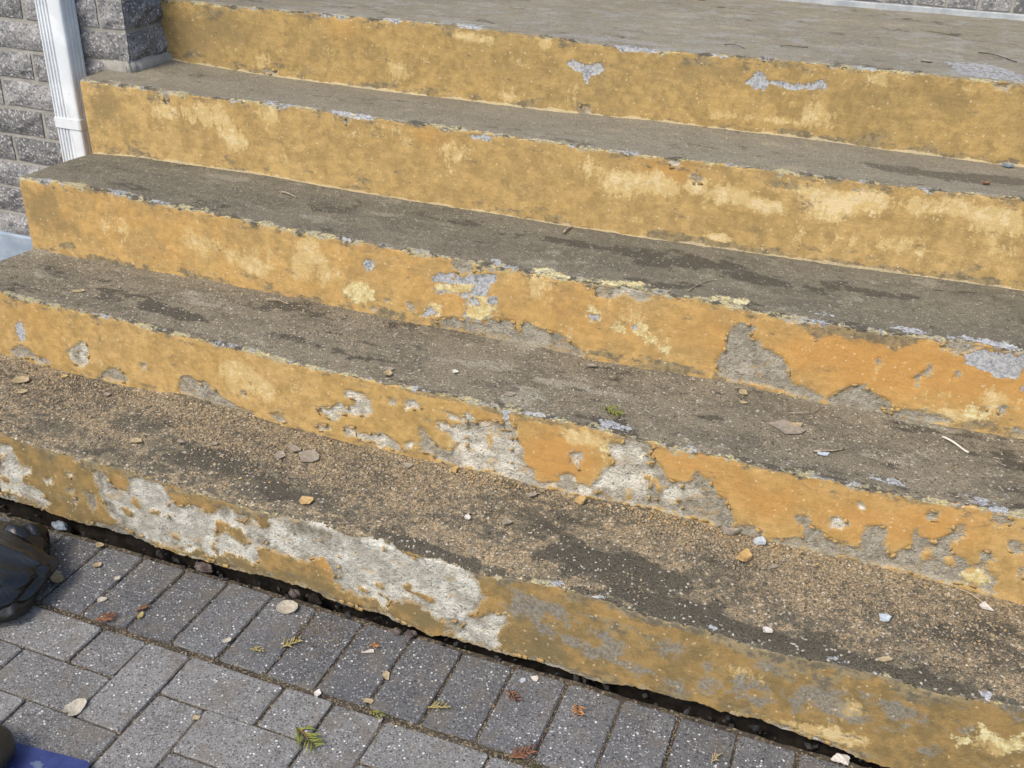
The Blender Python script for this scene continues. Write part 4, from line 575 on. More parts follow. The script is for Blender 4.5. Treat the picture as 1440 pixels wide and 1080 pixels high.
# ------------------------------------------------------------------ the stairs
stairs = empty('concrete_staircase', (0, 0, 0))
tag(stairs, 'wide concrete stairs with risers in peeling ochre yellow paint', 'stairs')
def tabf(tab, k, x): return np.interp(x, [a for a, b in tab[k]], [b for a, b in tab[k]])
def nose_z(k, x): return tabf(NOSE, k, x)
def tread_z(k, x, s):
    z0 = nose_z(k, x)
    if k == 5: return z0 * 0 + z0 + (ZN[4] - z0) * np.clip(s / 0.4, 0, 1)
    T = YN[k] - YN[k - 1]; return z0 + (tabf(BASE, k + 1, x) - z0) * np.clip(s / T, 0, 1)
XS = np.concatenate([np.arange(XL, 1.78, 0.0042), np.arange(1.80, XR + .001, 0.02)])
WALL_Y = 2.0213
for k in range(1, 6):
    n = len(XS); zn = nose_z(k, XS); zb = tabf(BASE, k, XS)
    zn = zn + 0.0012 * fbm(XS * 22, XS * 0 + k, 40 + k, 3)
    if k == 1: zb = zb + 0.0035 * fbm(XS * 45, XS * 0 + 3, 77, 4) + 0.0025 * fbm(XS * 160, XS * 0 + 5, 78, 2)
    h = zn - zb + (0.014 if k > 1 else 0.0)
    T = (YN[k] - YN[k - 1] + 0.010) if k < 5 else WALL_Y - YN[4] + 0.01
    ur = np.linspace(0, 1, 46)[:-1]; sm = np.linspace(-0.016, 0.016, 11)
    tr = np.linspace(0, 1, 52)[1:] if k < 5 else np.concatenate([np.linspace(0, .3, 52)[1:], np.linspace(.3, 1, 40)[1:]])
    rows = [-h + (h - 0.016) * u for u in ur] + [np.full(n, s) for s in sm] + [np.full(n, 0.016 + (T - 0.016) * u) for u in tr]
    S = np.array(rows); X = np.broadcast_to(XS, S.shape)
    r = 0.0065 + 0.004 * fbm(XS * 30, XS * 0, 11 + k, 3) + 0.010 * np.clip(fbm(XS * 9, XS * 0, 21 + k, 3) - 0.15, 0, 1)
    if k == 1: r = r + 0.011 * np.exp(-((XS - 0.52) / 0.2) ** 2)
    r = np.clip(r, 0.003, 0.0158)
    H = np.broadcast_to(h, S.shape); ZN_ = np.broadcast_to(zn, S.shape); RR = np.broadcast_to(r, S.shape)
    y = YN[k - 1] + np.where(S < 0, 0.003 * np.clip(-S / 0.18, 0, 1), S)
    z = np.where(S < 0, ZN_ + S, tread_z(k, X, S) + (ZN_ - nose_z(k, X)) * np.clip(1 - S / .05, 0, 1))
    tt = np.clip((S + RR) / (2 * RR), 0, 1); inn = np.abs(S) < RR
    y = np.where(inn, YN[k - 1] + RR * tt ** 2, y); z = np.where(inn, ZN_ - RR * (1 - tt) ** 2, z)
    ny = -(1 - tt); nz = tt; nl = np.hypot(ny, nz); ny /= nl; nz /= nl
    bare = np.full(S.shape, -0.02); pale = bare.copy(); blue = bare.copy(); white = bare.copy(); mould = bare.copy()
    for (kk, ty, fl) in OPS:
        if kk != k: continue
        P = np.array(fl).reshape(-1, 2); mg = 0.022
        c0 = np.searchsorted(XS, P[:, 0].min() - mg); c1 = np.searchsorted(XS, P[:, 0].max() + mg)
        if c1 <= c0: continue
        w = (slice(None), slice(c0, c1)); wx = 0.0035 * fbm(X[w] * 70, S[w] * 70, 5, 3, .7); wy = 0.0035 * fbm(X[w] * 70, S[w] * 70, 15, 3, .7)
        d = poly_sdf(X[w] + wx, S[w] + wy, P)
        d = np.clip(d, -0.02, 0.02)
        if ty == 'M': mould[w] = np.maximum(mould[w], d); continue
        L = {'G': bare, 'W': bare, 'P': pale, 'B': blue, 'Y': None}[ty]
        for A in (bare, pale, blue):
            A[w] = np.maximum(A[w], d) if A is L else np.minimum(A[w], -d)
        if ty == 'W': white[w] = np.maximum(white[w], d)
        elif ty == 'G': white[w] = np.minimum(white[w], -d + 0.002)
    foot = 0.016 if k > 1 else 0.004
    for cidx_row in range(40, -1, -1):
        m_ = (S[cidx_row] + h) < foot
        for A in (bare, pale, blue, white): A[cidx_row, m_] = A[cidx_row + 1, m_]
    low = 0.0022 * fbm(X * 5, S * 6, 50 + k, 3) + 0.0007 * fbm(X * 60, S * 60, 60 + k, 3)
    tmask = sstep(0.0, 0.02, S)
    rough = tmask * (0.0012 * fbm(X * 35, S * 35, 70 + k, 4) + (0.0008 if k < 4 else 0.0002) * fbm(X * 150, S * 150, 80 + k, 2))
    dep = sstep(-0.0015, 0.0015, bare) * (0.0028 + 0.0018 * fbm(X * 85, S * 85, 90 + k, 3)) + 0.0010 * sstep(-0.0015, 0.0015, blue)
    nosechip = np.exp(-(S / 0.012) ** 2) * 0.004 * np.clip(fbm(X * 40, S * 30, 95 + k, 4) - 0.05, 0, 1)
    disp = low + rough - dep * (1 - 0.6 * tmask) - nosechip
    if k <= 2: disp = disp + 0.006 * tmask * np.exp(-(T - S) / 0.02) * np.clip(0.3 + fbm(X * 20, S * 0, 33 + k, 4), 0, 1.2)
    y = y + ny * disp; z = z + nz * disp
    V = np.stack([X, y, z], -1); nr = S.shape[0]
    dark = np.zeros(S.shape)
    for (kk, bx, bs, rx, rs, am) in BLOBS:
        if kk == k: dark = dark + am * np.exp(-(((X - bx) / rx) ** 2 + ((S - bs) / rs) ** 2) * (1 + 0.7 * fbm(X * 18, S * 30, 44, 3)))
    dark = np.clip(dark, -1, 1); fade = np.zeros(S.shape); warm = np.zeros(S.shape)
    for A, LST in ((fade, FADE), (warm, WARM)):
        for (kk, bx, bs, rx, rs, am) in LST:
            if kk == k: A += am * np.exp(-(((X - bx) / rx) ** 2 + ((S - bs) / rs) ** 2) * (1 + 0.7 * fbm(X * 22, S * 22, 45, 3)))
    fade = np.clip(fade, -1, 1); warm = np.clip(warm, 0, 1)
    attrs = dict(edge=np.where(inn, (tt - 0.5) * 2 * RR, S), hb=np.where(S < 0, S + H - (0.014 if k > 1 else 0), 1.0), bare=bare, pale=pale, blue=blue, white=white, dark=dark, fade=fade, warm=warm, mould=mould)
    V = V.reshape(-1, 3); nv = len(V); i = np.arange((nr - 1) * (n - 1)); rr, cc = divmod(i, n - 1); a = rr * n + cc
    F = np.stack([a, a + 1, a + n + 1, a + n], 1)
    # end faces, underside and back close the block
    col0 = np.arange(nr) * n; col1 = col0 + n - 1
    yB = V[col0[-1], 1]; zlow = -0.05 if k > 1 else None
    me = fast_mesh('step', V, F, step_material('peeling_painted_concrete', SP[k]), True)
    for nm, A in attrs.items(): fattr(me, nm, A)
    o = bpy.data.objects.new('step' if k < 5 else 'landing', me); link(o, stairs); step_o = o
    tag(o, {1: 'bottom step, riser badly flaked to white concrete, tread covered in sandy grit', 2: 'second step from the ground, riser with white flaked patches',
            3: 'third step from the ground, riser with a blue-grey flaked patch', 4: 'fourth step from the ground, carrying the brick pillar', 5: 'grey landing at the top of the stairs'}[k])
    for side, col in ((XL, col0), (XR, col1)):
        pr = [(side, V[c, 1], V[c, 2]) for c in col]
        pl = pr + [(side, yB, -0.05), (side, V[col[0], 1], -0.05)] if k > 1 else pr + [(side, yB, V[col[0], 2]), ]
        fc = tuple(range(len(pl))); fc = fc if side == XR else fc[::-1]
        mesh_obj('step_end', pl, [fc], M['end'] if 'end' in M else M.setdefault('end', plain('ochre_end', (0.38, 0.22, 0.055), (0.48, 0.28, 0.07), 25, 0.9, 0.001)), step_o)
    LV = []; LF = []; rl = random.Random(500 + k)
    for (kk, ty_, fl) in OPS:
        if kk != k or ty_ not in 'GW': continue
        P = np.array(fl).reshape(-1, 2)
        area2 = np.sum(P[:, 0] * np.roll(P[:, 1], -1) - np.roll(P[:, 0], -1) * P[:, 1]); sg = 1 if area2 > 0 else -1
        for q in range(len(P)):
            a_, b_ = P[q], P[(q + 1) % len(P)]; L_ = np.hypot(*(b_ - a_)); m_ = int(L_ / .009)
            for w_ in range(m_):
                if rl.random() > .16: continue
                c_ = a_ + (b_ - a_) * (w_ + rl.random()) / m_; tx, tz = (b_ - a_) / L_; nx_, nz_ = -tz * sg, tx * sg      # inward normal
                if c_[1] > -.008 or c_[1] < -(np.interp(c_[0], XS, h) - (.018 if k > 1 else .004)) or c_[0] > 1.75: continue
                wd = rl.uniform(.006, .015); ln = rl.uniform(.003, .007); cu = rl.uniform(.08, .38); z0_ = np.interp(c_[0], XS, zn) + c_[1]; y0_ = YN[k - 1] + .003 * np.clip(-c_[1] / .18, 0, 1) - .0008
                bi = len(LV)
                for t_ in (0, .5, 1):
                    for s_ in (-.5, 0, .5):
                        sh = s_ * wd * (1 - .45 * t_ * rl.random()); d_ = ln * (t_ - .35)
                        LV.append((c_[0] + tx * sh + nx_ * d_, y0_ - ln * cu * t_ * t_ - rl.random() * .0003, z0_ + tz * sh + nz_ * d_))
                for r1 in (0, 1):
                    for r2 in (0, 1): v0 = bi + r1 * 3 + r2; LF.append((v0, v0 + 1, v0 + 4, v0 + 3))
    if LF:
        lm = fast_mesh('lifted_paint', np.array(LV), np.array(LF), M.setdefault('lift', plain('lifted_paint', (0.26, 0.17, 0.065), (0.37, 0.25, 0.10), 60, 0.9, 0.0004)))
        lo_ = bpy.data.objects.new('lifted_paint', lm); link(lo_, step_o); tag(lo_, kind='stuff'); mo = lo_.modifiers.new('t', 'SOLIDIFY'); mo.thickness = .0006
    if k == 1:   # ragged underside of the front edge, its near-black colour stands for shade
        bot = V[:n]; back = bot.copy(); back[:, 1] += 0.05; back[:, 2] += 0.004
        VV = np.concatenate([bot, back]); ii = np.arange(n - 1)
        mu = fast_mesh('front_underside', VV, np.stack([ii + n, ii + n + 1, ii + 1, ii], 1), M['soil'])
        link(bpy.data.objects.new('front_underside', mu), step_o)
# recessed footing behind the gap, shade put into its near-black colour
nx = 420; fx = np.linspace(XL, XR, nx); zz = np.linspace(-0.06, 0.06, 12)
FXX, FZZ = np.meshgrid(fx, zz); FY = YN[0] + 0.030 + 0.008 * fbm(FXX * 40, FZZ * 40, 8, 3)
V = np.stack([FXX, FY, FZZ], -1).reshape(-1, 3); i = np.arange((nx - 1) * 11); r_, c_ = divmod(i, nx - 1); a = r_ * nx + c_
link(bpy.data.objects.new('footing', fast_mesh('footing', V, np.stack([a, a + 1, a + nx + 1, a + nx], 1), M['soil'], True)), stairs)

# ------------------------------------------------------------------ walls
def rock_face_brick(name, L, Hh, D, seed, mat, nx=6, nz=3, amp=0.006):
    """box, front (-y) at y=0 pushed out unevenly; local x 0..L, z 0..H"""
    r = np.random.default_rng(seed); vs = []; fs = []
    for j in range(nz + 1):
        for i in range(nx + 1):
            ed = (i in (0, nx)) or (j in (0, nz)); q = -0.0015 if ed else -0.004 - amp * r.random()
            jx = 0 if i in (0, nx) else r.uniform(-.2, .2) * L / nx; jz = 0 if j in (0, nz) else r.uniform(-.2, .2) * Hh / nz
            vs.append((L * i / nx + jx + (r.uniform(-.0015, .0015) if ed else 0), q, Hh * j / nz + jz + (r.uniform(-.0015, .0015) if ed else 0)))
    w = nx + 1
    for j in range(nz):
        for i in range(nx): a = j * w + i; fs.append((a, a + 1, a + w + 1, a + w))
    b = len(vs); vs += [(0, D, 0), (L, D, 0), (L, D, Hh), (0, D, Hh)]
    fs += [tuple([b, b + 1] + list(range(nx, -1, -1))), tuple([b + 1, b + 2] + [j * w + nx for j in range(nz, -1, -1)]),
           tuple([b + 2, b + 3] + [nz * w + i for i in range(0, nx + 1)]), tuple([b + 3, b] + [j * w for j in range(0, nz + 1)])]
    me = bpy.data.meshes.new(name); me.from_pydata(vs, [], fs); me.update(); me.materials.append(mat)
    return me
bw = empty('brick_wall', (-0.648, 0.925, 0)); tag(bw, 'grey split-face brick wall corner beside the white downspout', 'wall')
CP = 0.0815; BH = 0.0690; BL_ = 0.2535; WX = -0.6475; WY = 0.925
_bm = {}
def brick(parent, L, x, y, z, rot=0.0, Hh=BH, D=0.08, px=(0, 0, 0), amp=0.006):
    key = (round(L, 3), round(Hh, 3), random.randrange(5), amp)
    if key not in _bm: _bm[key] = rock_face_brick('brick', L, Hh, D, hash(key) % 9999, M['brick'], max(2, int(L / .04)), 3, amp)
    o = bpy.data.objects.new('brick', _bm[key]); o.location = (x - px[0], y - px[1], z - px[2]); o.rotation_euler = (0, 0, rot); link(o, parent); return o
P0 = (-0.648, 0.925, 0)
zj = 0.874 - 0.0069                                  # a bed-joint centre measured in the picture
for cno in range(-8, 9):
    z0 = zj + CP * cno + 0.0125 / 2
    off = 0.0 if cno % 2 == 0 else BL_ / 2
    if z0 < 0.215: continue
    # front face, joints at -0.985 + n*BL on even courses
    xs = [-0.728 - off * 0 - BL_ * m - (BL_ / 2 if cno % 2 else 0) for m in range(0, 6)]
    # corner brick from the last joint to the corner
    if z0 > 0.74:
        L = WX - xs[0] - 0.006; brick(bw, L, xs[0] + 0.006, WY, z0, 0, BH, 0.08, P0)
    else:
        L = XL - 0.02 - xs[0]
        if L > 0.03: brick(bw, L, xs[0] + 0.006, WY, z0, 0, BH, 0.08, P0)
    for m in range(0, 5): brick(bw, BL_ - 0.012, xs[m + 1] + 0.006, WY, z0, 0, BH, 0.08, P0)
    # return face, running back beside the landing
    if z0 > 0.74:
        ys = WY + 0.004; first = 0.098 if cno % 2 else 0.165
        brick(bw, first, WX + 0.001, ys, z0, math.pi / 2, BH, 0.08, P0, 0.010)
        yy = ys + first + 0.012
        while yy < WALL_Y - 0.25: brick(bw, BL_ - 0.012, WX + 0.001, yy, z0, math.pi / 2, BH, 0.08, P0, 0.010); yy += BL_
def box(name, x0, x1, y0, y1, z0, z1, mat, parent, org=(0, 0, 0), bev=0.0):
    vs = [(x - org[0], y - org[1], z - org[2]) for z in (z0, z1) for y in (y0, y1) for x in (x0, x1)]
    fs = [(0, 2, 3, 1), (4, 5, 7, 6), (0, 1, 5, 4), (2, 6, 7, 3), (0, 4, 6, 2), (1, 3, 7, 5)]
    o = mesh_obj(name, vs, fs, mat, parent)
    if bev: m = o.modifiers.new('b', 'BEVEL'); m.width = bev; m.segments = 2
    return o
ZT = zj + CP * 9
box('mortar', -2.2, WX - 0.0025, WY + 0.0015, WALL_Y + .1, 0.225, ZT, M['mortar'], bw, P0)
box('parging', -2.2, XL - 0.005, WY - 0.014, WY + 0.05, -0.06, 0.226, M['parge'], bw, P0, 0.004)
# mortar foot where the corner stands on the step
V, F = grid_mesh(0, 1, 0, 1, 24, 6, lambda x, y: x * 0)
pth = [(-0.735, WY - 0.004), (-0.66, WY - 0.010), (-0.640, WY - 0.006), (-0.632, WY + 0.03), (-0.628, WY + 0.16)]
pl = np.array(pth); t = np.linspace(0, len(pl) - 1, 24); px = np.interp(t, range(len(pl)), pl[:, 0]); py = np.interp(t, range(len(pl)), pl[:, 1])
fv = []; ff = []
for j, (zq, ins) in enumerate(((0.752, 0.004), (0.762, 0.0), (0.782, 0.0), (0.794, 0.012))):
    for i in range(24): fv.append((px[i] - ins + .003 * math.sin(i * 1.9 + j) - P0[0], py[i] + ins * .8 + .002 * math.sin(i * 2.7 + j * 2) - P0[1], zq + .0025 * math.sin(i * 1.3 + j)))
for j in range(3):
    for i in range(23): a = j * 24 + i; ff.append((a, a + 1, a + 25, a + 24))
mesh_obj('mortar_foot', fv, ff, M['mortar'], bw, True)

lw = empty('brick_wall', (1.0, WALL_Y, ZN[4])); tag(lw, 'grey brick wall behind the top landing with pale painted base strip', 'wall'); P1 = (1.0, WALL_Y, ZN[4])
zs = ZN[4] + 0.016
x = WX + 0.02
while x < XR:
    brick(lw, 0.0755, x, WALL_Y, zs + 0.004, 0, 0.19, 0.08, P1); x += 0.0865
for cno in range(1, 7):
    z0 = zs + 0.206 + CP * (cno - 1); x = WX + 0.02 - (BL_ / 2 if cno % 2 else 0)
    while x < XR:
        if x > WX: brick(lw, BL_ - 0.012, x, WALL_Y, z0, 0, BH, 0.08, P1)
        x += BL_
box('mortar', WX - .005, XR, WALL_Y + 0.0015, WALL_Y + 0.2, ZN[4] - .02, zs + 0.206 + CP * 6, M['mortar'], lw, P1)
box('base_strip', WX + .012, XR, WALL_Y - 0.006, WALL_Y + 0.03, ZN[4] - .01, zs, M['strip'], lw, P1, 0.003)

# ------------------------------------------------------------------ downspout
ds = empty('downspout', (-0.834, 0.888, 0.05)); tag(ds, 'white ribbed metal downspout with a strap, standing against the brick wall', 'downspout')
w2 = 0.0425; d2 = 0.0275
def groove(c0, c1, n, sgn=1, dep=0.0034):
    """(t, inset) along a face from c0 to c1 with n grooves"""
    out = []
    for q in range(n):
        c = c0 + (c1 - c0) * (q + .5) / n; wd = (c1 - c0) / n
        out += [(c - wd * .30, 0), (c - wd * .14, dep), (c + wd * .14, dep), (c + wd * .30, 0)]
    return out
prof = [(-w2, d2), (-w2, -d2 + .003), (-w2 + .003, -d2)]
prof += [(x, -d2 + i) for x, i in groove(-0.038, 0.004, 4)]
prof += [(0.010, -d2 - .0006), (0.020, -d2 - .001), (0.030, -d2 - .0006), (w2 - .006, -d2), (w2 - .002, -d2 + .002), (w2, -d2 + .006)]
prof += [(w2 - i, y) for y, i in groove(-d2 + .012, d2 - .004, 3)]
prof += [(w2, d2)]
def extrude(name, prof, z0, z1, mat, parent):
    n = len(prof); vs = [(x, y, z) for z in (z0, z1) for x, y in prof]
    fs = [(i, (i + 1) % n, n + (i + 1) % n, n + i) for i in range(n)] + [tuple(range(n))[::-1], tuple(range(n, 2 * n))]
    return mesh_obj(name, vs, fs, mat, parent)
extrude('pipe', prof, 0.0, 1.60, M['white'], ds)
w3 = w2 + .0028; d3 = d2 + .0028
sp = [(-w3, d2 + .004), (-w3, -d3 + .004), (-w3 + .004, -d3), (0, -d3 - .001), (w3 - .006, -d3), (w3 - .001, -d3 + .003), (w3, -d3 + .008), (w3, d2 + .004)]
extrude('strap', sp, 0.556, 0.583, M['white'], ds)

# ------------------------------------------------------------------ stones in the gap under the front edge
def rock_mesh(name, sx, sy, sz, seed, mat, sub=3):
    bm = bmesh.new(); bmesh.ops.create_icosphere(bm, subdivisions=sub, radius=1.0); r = random.Random(seed)
    ph = [r.uniform(0, 6) for _ in range(6)]
    for v in bm.verts:
        c = v.co; k = 1 + .18 * math.sin(2.3 * c.x + ph[0]) * math.sin(2.9 * c.y + ph[1]) + .12 * math.sin(5 * c.z + ph[2] + 3 * c.x) + .22 * math.sin(3.7 * c.x + ph[3]) * math.cos(4.3 * c.y + ph[4]) + r.uniform(-.09, .09)
        v.co = Vector((c.x * sx, c.y * sy, c.z * sz)) * k
    me = bpy.data.meshes.new(name); bm.to_mesh(me); bm.free(); me.materials.append(mat); return me
for x, y, sx, sy, sz, mt, lab in ((0.130, 0.012, .020, .010, .010, 'stone', 'reddish brown stone wedged under the front edge of the bottom step'),
                                 (0.395, 0.016, .015, .010, .010, 'soil', 'dark rounded stone in the gap above the big dry leaf'),
                                 (-0.240, 0.014, .018, .010, .008, 'bluestone', 'pale blue-grey pebble beside the black bag, under the bottom step'),
                                 (0.585, -0.004, .009, .007, .006, 'stone', 'small round brown pebble at the paving edge'),
                                 (0.612, 0.0, .010, .008, .007, 'stone', 'small brown stone chip at the paving edge'),
                                 (1.415, 0.004, .014, .009, .007, 'fl_white', 'white pebble stuck under the right end of the bottom step'),
                                 (0.345, 0.016, .011, .008, .008, 'stone', 'grey angular stone in the gap behind the big dry leaf')):
    o = bpy.data.objects.new('stone', rock_mesh('stone', sx, sy, sz, int(x * 997) % 1000, M[mt])); o.location = (x, y, 0.002 + sz * .6); link(o); tag(o, lab, 'stone', 'stones in the gap under the stairs')
bmR = bmesh.new(); R2 = random.Random(4)
for _ in range(160):
    x = R2.uniform(-.7, 1.75); s = R2.uniform(.002, .0065)
    m = Matrix.Translation((x, R2.uniform(.004, .034), R2.uniform(-.010, .003))) @ Matrix.Rotation(R2.uniform(0, 6), 4, Vector((R2.random(), R2.random(), R2.random() + .1)).normalized()) @ Matrix.Diagonal((s, s * R2.uniform(.5, 1), s * R2.uniform(.4, .8), 1))
    bmesh.ops.create_cube(bmR, size=1.5, matrix=m @ Matrix.Shear('XY', 4, (R2.uniform(-.6, .6), R2.uniform(-.6, .6))))
me = bpy.data.meshes.new('gap_rubble'); bmR.to_mesh(me); bmR.free(); me.materials.append(plain('rubble_shade', (0.010, 0.010, 0.010), (0.035, 0.033, 0.031), 60, 0.95, 0.001)); o = bpy.data.objects.new('gap_rubble', me); link(o); tag(o, 'rubble in the gap under the bottom step, coloured as dark as its shade', 'rubble', None, 'stuff')  # rubble colour pushed near black as part of the painted gap shade

# ------------------------------------------------------------------ loose grit (nobody could count it)
def grains(name, pts, sizes, cols, seed, label):
    r = np.random.default_rng(seed); n = len(pts)
    base = np.array([(1, 0, 0), (-1, 0, 0), (0, 1, 0), (0, -1, 0), (0, 0, 1), (0, 0, -1)], float)
    fc = np.array([(0, 2, 4), (2, 1, 4), (1, 3, 4), (3, 0, 4), (2, 0, 5), (1, 2, 5), (3, 1, 5), (0, 3, 5)])
    sc = sizes[:, None] * r.uniform([.6, .45, .25], [1.3, 1.1, .6], (n, 3)); ang = r.uniform(0, 6.28, n); tl = r.uniform(-.5, .5, n)
    P = base[None] * sc[:, None, :] + r.normal(0, .12, (n, 6, 3)) * sizes[:, None, None]
    x = P[..., 0] * np.cos(tl)[:, None] - P[..., 2] * np.sin(tl)[:, None]; z = P[..., 0] * np.sin(tl)[:, None] + P[..., 2] * np.cos(tl)[:, None]
    X = x * np.cos(ang)[:, None] - P[..., 1] * np.sin(ang)[:, None]; Y = x * np.sin(ang)[:, None] + P[..., 1] * np.cos(ang)[:, None]
    V = np.stack([X, Y, z], -1) + pts[:, None, :]; F = fc[None] + (np.arange(n) * 6)[:, None, None]
    me = fast_mesh(name, V.reshape(-1, 3), F.reshape(-1, 3), M['grit'])
    a = me.color_attributes.new('tint', 'FLOAT_COLOR', 'POINT'); c = np.repeat(np.concatenate([cols, np.ones((n, 1))], 1), 6, 0)
    a.data.foreach_set('color', c.astype(np.float32).ravel())
    o = bpy.data.objects.new(name, me); link(o); tag(o, label, 'grit', None, 'stuff'); return o
PAL = np.array([(0.27, 0.21, 0.135), (0.21, 0.165, 0.11), (0.33, 0.265, 0.175), (0.15, 0.13, 0.10), (0.34, 0.235, 0.11), (0.40, 0.355, 0.28), (0.09, 0.08, 0.065)])
PR = {1: [.31, .24, .16, .12, .07, .02, .08], 2: [.22, .18, .16, .12, .04, .20, .08], 3: [.1, .1, .2, .1, .02, .38, .1], 4: [.05, .05, .1, .1, .0, .35, .35]}
def scatter_tread(k, n, smin, smax, pw, seed, bias, lab, x1=1.9):
    r = np.random.default_rng(seed); x = r.uniform(XL + .02, x1, n * 4); T = YN[k] - YN[k - 1] if k < 5 else .5; s = r.uniform(0.012, T - .004, n * 4)
    dk = np.zeros(n * 4)
    for (kk, bx, bs, rx, rs, am) in BLOBS:
        if kk == k: dk = np.clip(dk + am * np.exp(-(((x - bx) / rx) ** 2 + ((s - bs) / rs) ** 2)), -.3, 1)
    w = np.clip(0.55 + 1.7 * fbm(x * 7, s * 12, 5 + k, 4) - 0.9 * dk, 0.012, 1) * (bias + (1 - bias) * np.exp(-(T - s) / 0.09)) * sstep(0.0, 0.07, s)
    keep = r.random(n * 4) < w; x = x[keep][:n]; s = s[keep][:n]; m = len(x)
    sz = smin + (smax - smin) * r.random(m) ** pw
    z = tread_z(k, x, s) + 0.0022 * fbm(x * 5, s * 6, 50 + k, 3) + 0.0012 * fbm(x * 35, s * 35, 70 + k, 4) + sz * 0.18
    pal = PAL[r.choice(len(PAL), m, p=PR[k])] * r.uniform(.75, 1.2, (m, 1))
    grains('loose_grit', np.stack([x, YN[k - 1] + s, z], 1), sz, pal, seed + 1, lab)
scatter_tread(1, 30000, .0008, .0046, 5.0, 101, 0.42, 'sandy grit and paint crumbs strewn over the bottom step')
scatter_tread(2, 6000, .0008, .0034, 3.5, 102, 0.5, 'fine grit strewn over the second step')
scatter_tread(3, 1600, .0008, .0026, 3.5, 103, 0.7, 'sparse grit specks on the third step')
scatter_tread(4, 420, .0008, .0030, 3.0, 104, 0.6, 'sparse dark specks on the fourth step')
# orange paint crumbs heaped against the riser of the second step
r = np.random.default_rng(9); cx = np.concatenate([r.normal(0.68, .05, 160), r.normal(0.98, .07, 260), r.normal(1.15, .05, 110), r.normal(0.60, .03, 60), r.uniform(-.3, 1.7, 200)])
cs = YN[1] - YN[0] - np.abs(r.normal(0, .018, len(cx))) - .004; sz = .0014 + .0040 * r.random(len(cx)) ** 2.5
cz = tread_z(1, cx, cs) + .002 + sz * .3
grains('paint_crumbs', np.stack([cx, YN[0] + cs, cz], 1), sz, np.array([(0.35, 0.23, 0.095), (0.29, 0.225, 0.135), (0.37, 0.30, 0.19)])[r.choice(3, len(cx))], 12, 'orange paint crumbs heaped at the foot of the second riser')
# grit in the paving joints and a sandy patch on the pavers
r = np.random.default_rng(19); jx = r.uniform(-.4, 1.5, 2600); jy = -0.2009 + r.normal(0, .006, 2600)
kx = np.concatenate([SX0 + SP_ * r.integers(-3, 16, 2200) + r.normal(0, .0022, 2200), FX0 + U * r.integers(-5, 9, 1500) + r.normal(0, .0018, 1500), r.uniform(-.4, 1.1, 1500)]); ky = np.concatenate([r.uniform(-.2, -.005, 2200), r.uniform(-.6, -.205, 1500), FY0 - .004 - U * r.integers(1, 5, 1500) + r.normal(0, .0018, 1500)])
sx_ = np.concatenate([jx, kx, r.normal(.455, .035, 420), r.uniform(-.3, 1.5, 260)]); sy_ = np.concatenate([jy, ky, r.normal(-.06, .028, 420), r.uniform(-.5, 0, 260)])
sz = .0008 + .0020 * r.random(len(sx_)) ** 2.5; zz_ = np.concatenate([np.full(7800, -.003), np.full(680, .0012)])
grains('joint_grit', np.stack([sx_, sy_, zz_], 1), sz, PAL[r.choice(7, len(sx_))] * .72, 20, 'brown grit lying in the paving joints')

# ------------------------------------------------------------------ loose flakes, leaves, twigs: each a thing
def ty(k, x, s): return (x, YN[k - 1] + s, float(tread_z(k, np.array([x]), np.array([s]))[0]))
def flake_mesh(name, rx, ry, th, seed, mat, n=7, curl=0.0, jag=0.35, leaf=0):
    r = random.Random(seed); out = []; inn_ = []
    m = n if not leaf else 18
    for i in range(m):
        a = 2 * math.pi * (i + (r.uniform(-.35, .35) if not leaf else 0)) / m; q = 1 + r.uniform(-jag, jag)
        if leaf: q = (1 + .22 * math.cos(a) ** 5 + (-.38 * math.exp(-((abs(a - math.pi)) / .35) ** 2) if leaf == 2 else 0)) * (1 + r.uniform(-.07, .07))
        x, y = rx * q * math.cos(a), ry * q * math.sin(a); zz = curl * ((x / rx) ** 2 + .5 * (y / ry) ** 2) * rx
        out.append((x, y, zz + r.uniform(0, .0012))); inn_.append((x * .55, y * .55, zz * .3 + r.uniform(-.0004, .0009)))
    top = out + inn_ + [(0, 0, .0004)]; N = len(top); vs = [(x, y, z + th) for x, y, z in top] + top; fs = []
    for i in range(m):
        j = (i + 1) % m
        fs += [(i, j, m + j, m + i), (m + i, m + j, 2 * m), (N + j, N + i, N + m + i, N + m + j), (N + m + j, N + m + i, N + 2 * m), (i, N + i, N + j, j)]
    me = bpy.data.meshes.new(name); me.from_pydata(vs, [], fs); me.update(); me.materials.append(mat); return me
_fs = [0]
def flake(loc, rx, ry, mat, label, rot=0.0, curl=0.15, th=0.0015, name='paint_flake', cat='flake', tilt=0.0, jag=0.35, lift=0.001, n=7, leaf=0):
    _fs[0] += 1; o = bpy.data.objects.new(name, flake_mesh(name, rx, ry, th, _fs[0] * 31, M[mat], n, curl, jag, leaf))
    o.location = (loc[0], loc[1], loc[2] + lift); o.rotation_euler = (tilt, tilt * .5, rot); link(o); tag(o, label, cat); return o
